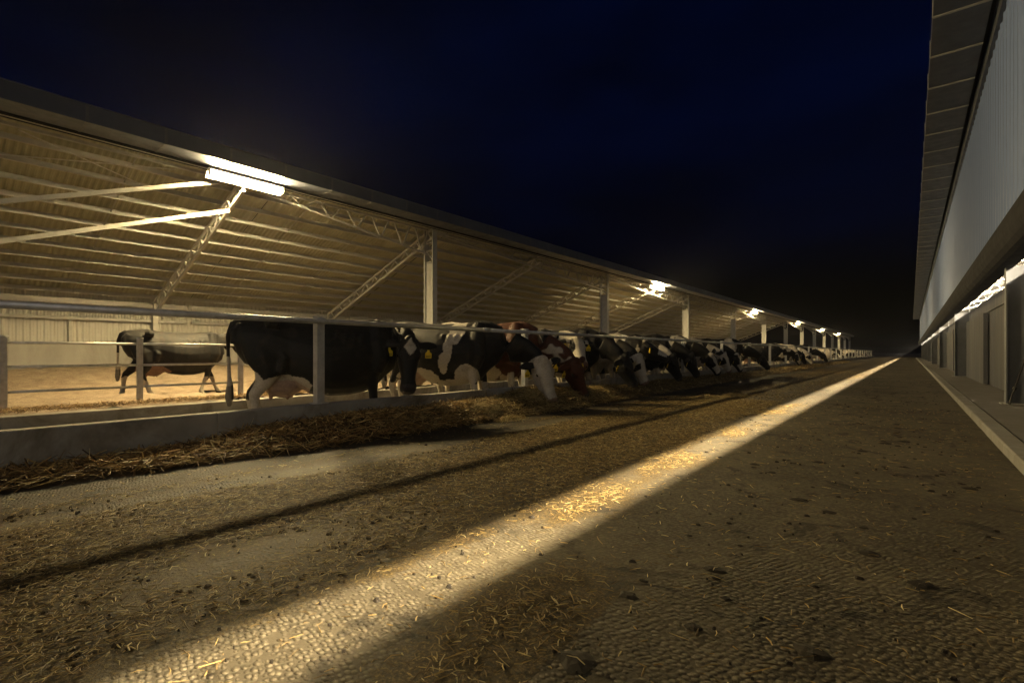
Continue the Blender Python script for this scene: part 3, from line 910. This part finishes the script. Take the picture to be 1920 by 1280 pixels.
def sstep(a, b_, x):
    t = min(1, max(0, (x-a)/(b_-a))); return t*t*(3-2*t)

def paint(me, hf, seed, body='bw', white=0.0, face='blaze', dark=BLACK, extra=(), belly=0.53):
    poll, hd, up, rt, hs = hf
    n_ = len(me.vertices)
    co = np.empty(n_*3, np.float32); me.vertices.foreach_get('co', co); co = co.reshape(-1, 3)
    colr = np.ones((n_, 4), np.float32)
    off = Vector((seed*3.71, seed*1.93, seed*5.17))
    D_, W_, P_ = (np.array(c) for c in (dark, WHITE, PINK))
    for i in range(n_):
        p = Vector(co[i])
        ns = mnoise.noise(p*1.55+off)+0.38*mnoise.noise(p*4.2+off)+0.14*mnoise.noise(p*11.0+off)
        j = 0.10*mnoise.noise(p*9.0+off)
        w = ns+white
        q = (p-poll)/hs; f = q.dot(hd); r = q.dot(rt); u_ = q.dot(up)
        ishead = f > -0.06 and abs(r) < 0.32 and abs(u_) < 0.24 and f < 0.62
        if ishead:
            ear = abs(r) > 0.135
            if ear: w = -1 if face != 'white' else (0.3 if abs(r) < 0.2 else -0.2)
            elif face == 'black': w = -1
            elif face == 'white': w = 1 if not (abs(r) > 0.085 and 0.02 < f < 0.24 and ns > -0.05) else -1
            elif face == 'allwhite': w = 1
            elif face == 'blaze': w = 0.05-abs(r)+0.05*(f > 0.3)+j*0.3 if u_ > -0.06 else -1
            elif face == 'diamond':
                w = (0.072-abs(r)*1.0-abs(f-0.10)*0.75+j*0.25) if u_ > 0.0 else -1
            w *= 8
        else:
            if p.z < belly+j and abs(p.x) < 1.0: w = max(w, (belly+j-p.z)*5)      # pale belly and legs
            if p.x < -0.99 and p.z < 0.95: w = 1
            for (cx, cy, cz, rx, ry, rz, val) in extra:
                dd = ((p.x-cx)/rx)**2+((p.y-cy)/ry)**2+((p.z-cz)/rz)**2
                if dd < 1+2.2*j: w = val
        t = sstep(-0.02, 0.02, w)
        c = D_*(1-t)+W_*t
        if not ishead and -0.72 < p.x < -0.16 and 0.40 < p.z < 0.70 and abs(p.y) < 0.2 and p.z < 0.66: c = c*0.35+P_*0.65
        if p.z < 0.055 and not ishead: c = np.array((0.03, 0.024, 0.018))
        if p.x < -0.99 and p.z < 0.60 and not ishead: c = c*0.45
        if ishead and f > 0.50: c = np.array((0.035, 0.028, 0.026)) if face in ('black', 'diamond', 'blaze') else P_*0.55
        colr[i, :3] = c
    a = me.color_attributes.new('coat', 'FLOAT_COLOR', 'POINT')
    a.data.foreach_set('color', colr.ravel())
    me.materials.append(M['hide'])

tagm = MB()
tagm.add([(-0.034, 0, -0.085), (0.034, 0, -0.085), (0.036, 0, -0.03), (0.012, 0, -0.008), (0.012, 0, 0.012), (-0.012, 0, 0.012), (-0.012, 0, -0.008), (-0.036, 0, -0.03)]
         + [(x, 0.004, z) for x, z in ((-0.034, -0.085), (0.034, -0.085), (0.036, -0.03), (0.012, -0.008), (0.012, 0.012), (-0.012, 0.012), (-0.012, -0.008), (-0.036, -0.03))],
         [tuple(range(8)), tuple(range(15, 7, -1))]+[(i, i+8, (i+1) % 8+8, (i+1) % 8) for i in range(8)])
tag_me = tagm.mesh('ear_tag'); tag_me.materials.append(M['tag'])
inkm = MB()
for dx in (-0.020, -0.007, 0.006, 0.019):
    inkm.box((dx-0.003, -0.0022, -0.074), (dx+0.003, -0.0006, -0.050))
ink_me = inkm.mesh('tag_number'); ink_me.materials.append(M['tagmark'])
em = MB()
for i in range(7):
    pass
bm_ = bmesh.new(); bmesh.ops.create_uvsphere(bm_, u_segments=14, v_segments=9, radius=0.024); eye_me = bpy.data.meshes.new('eye'); bm_.to_mesh(eye_me); bm_.free()
eye_me.polygons.foreach_set('use_smooth', [True]*len(eye_me.polygons)); eye_me.materials.append(M['eye'])
nm = MB(); nm.tube([(0, 0, -0.004), (0, 0, 0.004)], 0.016, 10); nos_me = nm.mesh('nostril'); nos_me.materials.append(M['black'])

def to_local(loc, rz, s, p):
    v = Vector(p)-Vector(loc); v.rotate(Matrix.Rotation(-rz, 3, 'Z')); return v/s
def cow(label, loc, heading, scale=1.05, poll_w=None, nose_w=None, poll=None, hdir=None, hup=(0, 0, 1), hs=1.0, stance=0.06, tail=0.05, seed=1, white=0.0, face='blaze', dark=BLACK, extra=(), tags=True, belly=0.53, group='cows feeding along the rail'):
    rz = math.radians(heading)
    if poll_w is not None:
        poll = to_local(loc, rz, scale, poll_w)
        hdir = to_local(loc, rz, scale, nose_w)-poll
        hup = Vector(hup); hup.rotate(Matrix.Rotation(-rz, 3, 'Z'))
    me, hf = build_cow_mesh('body', poll, hdir, hup, hs, stance, tail)
    paint(me, hf, seed, 'bw', white, face, dark, extra, belly)
    root = empty('cow', loc, rz); root.scale = (scale,)*3
    link('body', me, None, root)
    P_, hd, up, rt, hs = hf
    R = Matrix((rt, hd, up)).transposed().to_4x4()
    for s in (-1, 1):
        e = link('eye', eye_me, None, root); e.location = P_+(hd*0.165+up*0.012+rt*s*0.112)*hs; e.scale = (hs,)*3
        if tags:
            t = link('ear_tag', tag_me, None, root)
            ctr = P_+(hd*0.075-up*0.03+rt*s*0.215)*hs
            zz = Vector((0, 0, 1))*0.9+up*0.3; yv = (-(hd*0.5+up*0.7)).normalized()      # tag hangs, face outward
            yv = (-hd*0.6-up*0.6); xv = yv.cross(zz).normalized(); yv = zz.cross(xv).normalized(); zz = zz.normalized()
            Mx = Matrix((xv, yv, zz)).transposed().to_4x4(); Mx.translation = ctr+up*0.02
            t.matrix_local = Mx @ Matrix.Scale(1.15, 4)
            link('tag_number', ink_me, None, t)
        nn = link('nostril', nos_me, None, root)
        Mx = R.copy(); Mx.translation = P_+(hd*0.562+up*(-0.062)+rt*s*0.042)*hs
        nn.matrix_local = Mx @ Matrix.Rotation(math.radians(-90), 4, 'X')
    tag(root, label, 'cow', group)
    return root

FZ = -0.165
HU = (0.9, -0.1, 0.3)
# the black cow standing along the rail, looking out at the lane
cow('big black cow standing along the rail with a white diamond on her forehead', (-6.50, 3.80, FZ), 62, 1.14, poll_w=(-5.70, 4.70, 1.10), nose_w=(-5.42, 4.46, 0.42), hup=(0.8, -0.5, 0.5), hs=1.14, seed=3, white=-2.5, face='diamond', belly=0.44,
    extra=((-0.42, 0, 0.60, 0.34, 0.5, 0.14, 1), (-0.80, -0.2, 0.42, 0.24, 0.3, 0.36, 1), (0.66, -0.2, 0.42, 0.2, 0.3, 0.3, -1)), tail=0.03)
# white-faced black cow head down in the straw
cow('black cow with white shoulder stripe and white face, muzzle down in the straw', (-6.62, 6.20, FZ), 22, 1.19, poll_w=(-4.98, 6.98, 0.80), nose_w=(-4.72, 6.96, 0.26), hup=(0.9, -0.45, 0.3), hs=1.12, seed=5, white=-1.6, face='allwhite',
    extra=((0.34, -0.1, 1.27, 0.12, 0.5, 0.24, 1), (0.26, -0.2, 1.02, 0.075, 0.4, 0.25, 1), (0.19, -0.3, 0.80, 0.07, 0.3, 0.16, 1), (-0.25, 0, 0.60, 0.40, 0.6, 0.15, 1), (0.50, -0.2, 0.62, 0.18, 0.3, 0.17, 1)))
# red and white cow
cow('red-brown and white cow with a dark red head lowered into the straw', (-6.75, 7.45, FZ), 14, 1.23, poll_w=(-4.98, 8.00, 0.78), nose_w=(-4.74, 8.12, 0.22), hup=(0.9, -0.2, 0.3), hs=1.05, seed=9, white=0.0, face='black', dark=RED,
    extra=((0.55, 0, 0.9, 0.25, 0.6, 0.34, -1),))
# white-faced cow looking up
cow('black and white cow with a white face looking out between her neighbours', (-6.95, 8.75, FZ), 8, 1.16, poll_w=(-5.52, 9.02, 1.20), nose_w=(-5.16, 8.74, 0.80), hup=(0.5, -0.3, 0.9), hs=1.08, seed=12, white=0.12, face='white')
cow('black cow with lowered head and a white cheek streak', (-6.65, 9.95, FZ), 8, 1.20, poll_w=(-5.05, 10.2, 0.85), nose_w=(-4.76, 10.4, 0.28), hup=HU, hs=1.08, seed=15, white=-0.75, face='black')
cow('black and white cow eating with a broad white muzzle', (-6.8, 11.0, FZ), 3, 1.16, poll_w=(-5.08, 11.0, 0.85), nose_w=(-4.80, 11.1, 0.28), hup=HU, hs=1.05, seed=18, white=0.1, face='white')
cow('black and white cow holding her head level over the wall in profile', (-6.9, 12.0, FZ), 12, 1.16, poll_w=(-5.40, 12.15, 1.14), nose_w=(-4.95, 12.55, 0.92), hup=(0.1, 0.0, 1.0), hs=1.1, seed=22, white=-0.05, face='blaze')
cow('brown-black cow with a pale back eating beside the level-headed one', (-6.85, 13.1, FZ), 6, 1.16, poll_w=(-5.1, 13.2, 0.84), nose_w=(-4.82, 13.4, 0.28), hup=HU, hs=1.05, seed=24, white=0.05, face='black')
cow('black cow with a small white throat patch, head in the feed', (-6.75, 14.3, FZ), 8, 1.19, poll_w=(-5.08, 14.6, 0.86), nose_w=(-4.8, 14.85, 0.28), hup=HU, seed=25, white=-0.45, face='black')
cow('pale-shouldered black cow with a long white blaze, eating', (-6.75, 15.9, FZ), 12, 1.20, poll_w=(-5.08, 16.4, 0.88), nose_w=(-4.75, 16.7, 0.28), hup=(0.8, -0.5, 0.3), hs=1.1, seed=28, white=-0.1, face='blaze')
cow('mostly white cow with a pale speckled face, eating', (-6.8, 17.6, FZ), 6, 1.16, poll_w=(-5.08, 17.9, 0.86), nose_w=(-4.8, 18.2, 0.28), hup=(0.9, -0.3, 0.3), seed=31, white=0.22, face='white')
cow('black cow with a broad white collar eating behind the fence post', (-6.8, 19.2, FZ), 6, 1.18, poll_w=(-5.08, 19.4, 0.86), nose_w=(-4.8, 19.7, 0.28), hup=HU, seed=33, white=-0.2, face='blaze')
cow('black cow with curved white flank marks reaching far over the wall', (-6.5, 21.2, FZ), 32, 1.22, poll_w=(-4.9, 22.6, 0.80), nose_w=(-4.5, 23.0, 0.26), hup=(0.8, -0.3, 0.4), seed=36, white=-0.25, face='black')
cow('black cow seen past the fence post with a cream tail', (-7.4, 25.4, FZ), 80, 1.16, poll_w=(-6.7, 27.2, 1.2), nose_w=(-6.4, 27.6, 0.9), seed=39, white=-0.35, face='blaze')
cow('black cow eating beside the one with the mottled muzzle', (-6.75, 30.6, FZ), 15, 1.19, poll_w=(-5.0, 31.2, 0.85), nose_w=(-4.7, 31.6, 0.28), hup=(0.8, -0.3, 0.4), seed=43, white=-0.35, face='blaze')
cow('dark-headed cow with a white rump eating before the mottled one', (-6.8, 32.9, FZ), 8, 1.17, poll_w=(-5.0, 33.2, 0.85), nose_w=(-4.7, 33.6, 0.28), hup=(0.8, -0.3, 0.4), seed=44, white=-0.1, face='black')
cow('mottled black and white cow eating halfway down the rail', (-6.75, 35.4, FZ), 10, 1.17, poll_w=(-5.0, 35.7, 0.85), nose_w=(-4.7, 36.0, 0.28), hup=(0.8, -0.3, 0.4), seed=46, white=0.1, face='white')
cow('black cow stretching her neck far out over the wall', (-6.55, 39.5, FZ), 22, 1.21, poll_w=(-4.8, 40.6, 0.8), nose_w=(-4.4, 41.2, 0.26), hup=(0.8, -0.3, 0.4), seed=49, white=-0.4, face='black')
cow('dark cow walking through the pen behind the three-rail fence', (-13.1, 4.05, -0.03), 88, 1.05, poll=(1.22, 0.05, 1.22), hdir=(0.8, 0, -0.6), seed=55, white=-2.5, belly=0.40, face='black', stance=0.22, tail=0.1, tags=False, group='cows in the pen')
far = (('pale cow standing lengthwise in the lit far alley', -7.6, 56, 80, 60, 0.15), ('black and white cow facing the rail in the lit far alley', -7.0, 60, 5, 63, 0.0), ('pale patched cow turned away in the far alley', -7.4, 66, 60, 66, 0.2),
       ('first dark cow of the distant group at the far end of the rail', -6.9, 84, 4, 69, -0.1), ('middle dark cow of the distant group at the far end of the rail', -6.9, 92, 6, 72, -0.2), ('last dark cow of the distant group at the far end of the rail', -6.9, 101, 5, 75, 0.0))
for lb, x, y, h_, sd, wv in far:
    cow(lb, (x, y, FZ), h_, 1.12, poll=(1.2, 0, 1.1), hdir=(0.7, 0, -0.7), seed=sd, white=wv, face='blaze', tags=False, group='far cows')

# ------------------------------------------------------------------ straw and feed
def blades(n, x, y, z, length, width, tilt, az=None, tints=None, curve=0.15):
    """n three-sided stalks, two segments each; returns vertices, quads and tints per vertex"""
    az = rng.uniform(0, 2*np.pi, n) if az is None else az
    dx, dy, dz = np.cos(az)*np.cos(tilt), np.sin(az)*np.cos(tilt), np.sin(tilt)
    d = np.stack([dx, dy, dz], 1)
    side = np.stack([-np.sin(az), np.cos(az), np.zeros(n)], 1)
    up = np.cross(d, side)*-1.0
    up[up[:, 2] < 0] *= -1
    c = np.stack([x, y, z], 1)
    bend = rng.normal(0, curve, n)[:, None]*length[:, None]
    P = [c-d*length[:, None]/2, c+side*bend*0.5+up*np.abs(bend)*0.25, c+d*length[:, None]/2]
    vs = []
    for p, s in zip(P, (0.8, 1.0, 0.5)):
        w = width[:, None]*s
        vs += [p+side*w*0.5, p-side*w*0.5, p+up*w*0.45]
    V = np.stack(vs, 1).reshape(-1, 3)
    base = (np.arange(n)*9)[:, None]
    F = []
    for k in (0, 3):
        for a_, b_ in ((0, 1), (1, 2), (2, 0)):
            F.append(np.concatenate([base+k+a_, base+k+b_, base+k+3+b_, base+k+3+a_], 1))
    F = np.stack(F, 1).reshape(-1, 4)
    T = np.repeat(tints, 9, axis=0)
    return V, F, T

def tints(n, pal, wts):
    pal = np.array(pal); i = rng.choice(len(pal), n, p=np.array(wts)/sum(wts))
    t = pal[i]*rng.uniform(0.7, 1.5, n)[:, None]
    return np.clip(np.concatenate([t, np.ones((n, 1))], 1), 0, 1)

PAL_B = [(0.18, 0.10, 0.034), (0.31, 0.19, 0.065), (0.46, 0.31, 0.11), (0.07, 0.043, 0.017), (0.58, 0.44, 0.19)]
PAL_G = [(0.32, 0.225, 0.085), (0.44, 0.34, 0.15), (0.20, 0.135, 0.050), (0.10, 0.068, 0.027), (0.56, 0.47, 0.25)]

def stuff(name, parts, mat, label, cat):
    V = []; F = []; T = []; o_ = 0
    for v, f, t in parts:
        V.append(v); F.append(f+o_); T.append(t); o_ += len(v)
    V = np.concatenate(V); F = np.concatenate(F); T = np.concatenate(T)
    me = np_mesh(name, V, F)
    a = me.color_attributes.new('tint', 'FLOAT_COLOR', 'POINT'); a.data.foreach_set('color', T.astype(np.float32).ravel())
    o = link(name, me, mat)
    tag(o, label, cat, kind='stuff')
    return o

def mound_h(x, y):
    """height of the feed heap; x is world x"""
    d = x+5.36                                     # distance from the wall face
    crest = np.interp(y, [-4, 0.8, 1.6, 2.4, 3.2, 4.6, 6.0, 7.0, 8.0, 9.5, 12, 14, 18, 22, 26, 40, 60, 110], [0.05, 0.05, 0.07, 0.15, 0.19, 0.17, 0.24, 0.33, 0.24, 0.20, 0.16, 0.2, 0.16, 0.13, 0.2, 0.14, 0.12, 0.1])
    width = np.interp(y, [-4, 0.5, 2.5, 5, 7, 9, 12, 20, 30, 110], [0.55, 0.6, 0.85, 0.85, 1.0, 0.9, 0.85, 0.8, 0.8, 0.7])
    t = np.clip(d/width, 0, 1)
    prof = np.where(t < 0.28, 1.0, 0.5+0.5*np.cos(np.pi*(t-0.28)/0.72))
    n_ = 1+0.35*fbm(x*2.2, y*1.6, 91, 3)
    return np.where(d < width, crest*prof*n_, 0.0)

ysm = np.concatenate([np.arange(-3, 14, 0.05), np.arange(14, 40, 0.15), np.arange(40, 110, 0.6)])
xsm = np.arange(-5.355, -4.25, 0.05)
Xm, Ym = np.meshgrid(xsm, ysm)
Zm = mound_h(Xm, Ym)+0.02*fbm(Xm*7, Ym*7, 95, 3)
Zm = np.where(mound_h(Xm, Ym) > 0.008, Zm, -0.03)
mo = link('feed_heap', grid_mesh('feed_heap', Xm, Ym, Zm), M['mound'])
tag(mo, 'dark packed heap of feed lying along the foot of the concrete wall', 'feed', kind='stuff')

def heap_blades(n, y0, y1, pal, wts, lmin, lmax, w0, w1, yskew=1.0):
    y = y0+(y1-y0)*rng.random(n)**yskew
    x = -5.34+1.02*rng.random(n)**1.3
    hgt = mound_h(x, y)
    keep = hgt > 0.010
    x, y, hgt = x[keep], y[keep], hgt[keep]; n = len(x)
    ln = rng.uniform(lmin, lmax, n)
    slope = rng.normal(0.05, 0.30, n)
    z = hgt+rng.uniform(0.0, 0.035, n)
    return blades(n, x, y, z, ln, rng.uniform(w0, w1, n), slope, None, tints(n, pal, wts), 0.12)
parts = [heap_blades(9000, -0.5, 5.2, PAL_B, (3, 4, 3.0, 2, 1.0), 0.10, 0.32, 0.007, 0.017),
         heap_blades(11000, 3.6, 9.5, PAL_G, (4, 3, 4, 3, 0.8), 0.08, 0.26, 0.005, 0.011),
         heap_blades(9000, 8.5, 22, PAL_G, (2, 1.2, 4, 6, 0.3), 0.08, 0.24, 0.005, 0.012),
         heap_blades(6000, 20, 60, PAL_G, (2, 1, 4, 6, 0.3), 0.12, 0.35, 0.010, 0.022)]
# stray stalks sticking up
n = 160
y = rng.uniform(0.5, 12, n); x = rng.uniform(-5.3, -4.7, n); hgt = mound_h(x, y); k_ = hgt > 0.02
parts.append(blades(k_.sum(), x[k_], y[k_], hgt[k_]+0.05, rng.uniform(0.12, 0.24, k_.sum()), rng.uniform(0.003, 0.007, k_.sum()), rng.uniform(0.5, 1.3, k_.sum()), None, tints(k_.sum(), PAL_G, (3, 4, 1, 0.2, 2)), 0.2))
# bright loose forkfuls
for cx, cy, rr, cnt in ((-4.80, 5.35, 0.20, 900), (-4.95, 6.75, 0.22, 900), (-3.3, 10.6, 0.34, 1100), (-3.05, 11.6, 0.30, 800), (-4.45, 5.5, 0.2, 260)):
    a = rng.uniform(0, 2*np.pi, cnt); q = rr*np.sqrt(rng.random(cnt)); x = cx+q*np.cos(a)*0.8; y = cy+q*np.sin(a)*1.5
    z = mound_h(x, y)+0.09*(1-q/rr)*rng.random(cnt)+0.012
    parts.append(blades(cnt, x, y, z, rng.uniform(0.06, 0.18, cnt), rng.uniform(0.003, 0.006, cnt), rng.normal(0.05, 0.3, cnt), None, tints(cnt, PAL_G, (4, 5, 1.5, 0.5, 2)), 0.3))
stuff('feed_straw', parts, M['straw'], 'coarse brown and golden feed straw heaped against the wall where cows eat', 'straw')

# litter on the lane
def lane_litter(n, y0, y1, skew, lmin, lmax, w0, w1, pal, wts, thr=0.45, x0=-4.6, x1=0.6):
    y = y0+(y1-y0)*rng.random(n)**skew; x = rng.uniform(x0, x1, n)
    mk = chaff_mask(x, y)
    keep = rng.random(n) < np.clip((mk-thr)*1.7, 0.035, 1)
    x, y = x[keep], y[keep]; n = len(x)
    return blades(n, x, y, rng.uniform(0.008, 0.016, n), rng.uniform(lmin, lmax, n)*rng.uniform(0.5, 1, n), rng.uniform(w0, w1, n), rng.normal(0, 0.06, n), None, tints(n, pal, wts), 0.15)
parts = [lane_litter(230000, -1.0, 11.0, 1.3, 0.015, 0.07, 0.003, 0.0065, PAL_G, (3, 2.2, 4, 3, 0.8)),
         lane_litter(6000, -1.0, 9.0, 1.3, 0.04, 0.14, 0.003, 0.006, PAL_G, (3, 3, 3, 1.5, 1.2)),
         lane_litter(16000, 7, 30, 1.5, 0.03, 0.14, 0.004, 0.009, PAL_G, (3, 2, 4, 3, 0.6))]
stuff('lane_straw', parts, M['straw'], 'loose chopped straw scattered over the lane and thick beside the feed', 'straw')

# dung and mud crumbs: low irregular lumps
def crumbs(n, xr, yr, r0, r1, skew=1.4, mask=None):
    V = []; F = []; T = []
    o_ = 0
    for i in range(n):
        x = random.uniform(*xr); y = yr[0]+(yr[1]-yr[0])*random.random()**skew
        if mask is not None and float(chaff_mask(np.array([x]), np.array([y]))[0]) < mask: continue
        r = r0+(r1-r0)*random.random()**2.5
        m_ = 9
        vs = [(x, y, r*0.28+0.006)]
        for ringi, (q, hz) in enumerate(((0.55, 0.45), (1.0, 0.0))):
            for k in range(m_):
                a = 2*math.pi*k/m_; e = r*q*random.uniform(0.65, 1.3)
                vs.append((x+e*math.cos(a)*1.3, y+e*math.sin(a), r*hz*0.5*random.uniform(0.4, 1.4)+(0.006 if hz else -0.004)))
        for k in range(m_):
            k2 = (k+1) % m_
            F.append((o_, o_+1+k, o_+1+k2, o_+1+k2)); F.append((o_+1+k, o_+1+m_+k, o_+1+m_+k2, o_+1+k2))
        V += vs; o_ += len(vs)
    return V, F
V, F = crumbs(900, (-4.0, 0.5), (0.6, 22), 0.004, 0.018)
mbx = MB(); mbx.v = V; mbx.f = [f if f[2] != f[3] else f[:3] for f in F]
M['dung'] = simple('dried_dung', (0.022, 0.016, 0.009), 0.8, 0, 0.5, 30, 0.5, 120)
o = mbx.build('dung_crumbs', M['dung'])
tag(o, 'small dark crumbs of dung and mud scattered over the lane', 'dung', kind='stuff')
# shed bedding crumbs spilt along the pen kerb
nb = 6000
y = rng.uniform(-1, 7, nb); x = -10.17-0.55*rng.random(nb)**2
parts = [blades(nb, x, y, 0.09+rng.uniform(0, 0.05, nb), rng.uniform(0.03, 0.09, nb), rng.uniform(0.006, 0.016, nb), rng.normal(0, 0.4, nb), None, tints(nb, [(0.28, 0.17, 0.07), (0.16, 0.10, 0.045), (0.4, 0.28, 0.13)], (3, 3, 1)), 0.2)]
stuff('bedding_litter', parts, M['straw'], 'loose woody bedding litter spilling over the pen kerb', 'bedding')

# trodden clods of feed between the heap and the light
V, F = crumbs(2600, (-4.15, -1.85), (0.3, 13), 0.004, 0.020, 1.3, 0.55)
mbx = MB(); mbx.v = V; mbx.f = [f if f[2] != f[3] else f[:3] for f in F]
M['clod'] = simple('trodden_feed', (0.060, 0.041, 0.014), 0.9, 0, 0.6, 40, 0.9, 90)
tag(mbx.build('feed_clods', M['clod']), 'trodden brown clods of feed littering the lane beside the heap', 'feed', kind='stuff')
V, F = crumbs(150, (-1.1, 0.45), (0.9, 16), 0.012, 0.055, 1.3)
V = [(x, y, z*0.45+0.003) for x, y, z in V]
mbx = MB(); mbx.v = V; mbx.f = [f if f[2] != f[3] else f[:3] for f in F]
tag(mbx.build('dung_smears', M['dung']), 'flat dark smears of dried dung on the grooved lane by the kerb', 'dung', kind='stuff')

# ------------------------------------------------------------------ moist night air
hz = MB(); hz.box((-1600, -1600, -1.3), (1600, 1600, 12.5))
m = bpy.data.materials.new('damp_air'); m.use_nodes = True
n = m.node_tree; n.nodes.clear()
out = n.nodes.new('ShaderNodeOutputMaterial'); pv = n.nodes.new('ShaderNodeVolumePrincipled')
pv.inputs['Color'].default_value = (0.82, 0.86, 1.0, 1); pv.inputs['Density'].default_value = 0.00020; pv.inputs['Anisotropy'].default_value = 0.7
n.links.new(pv.outputs['Volume'], out.inputs['Volume'])
tag(hz.build('haze', m), 'thin moist night air over the whole yard', 'haze', kind='stuff')
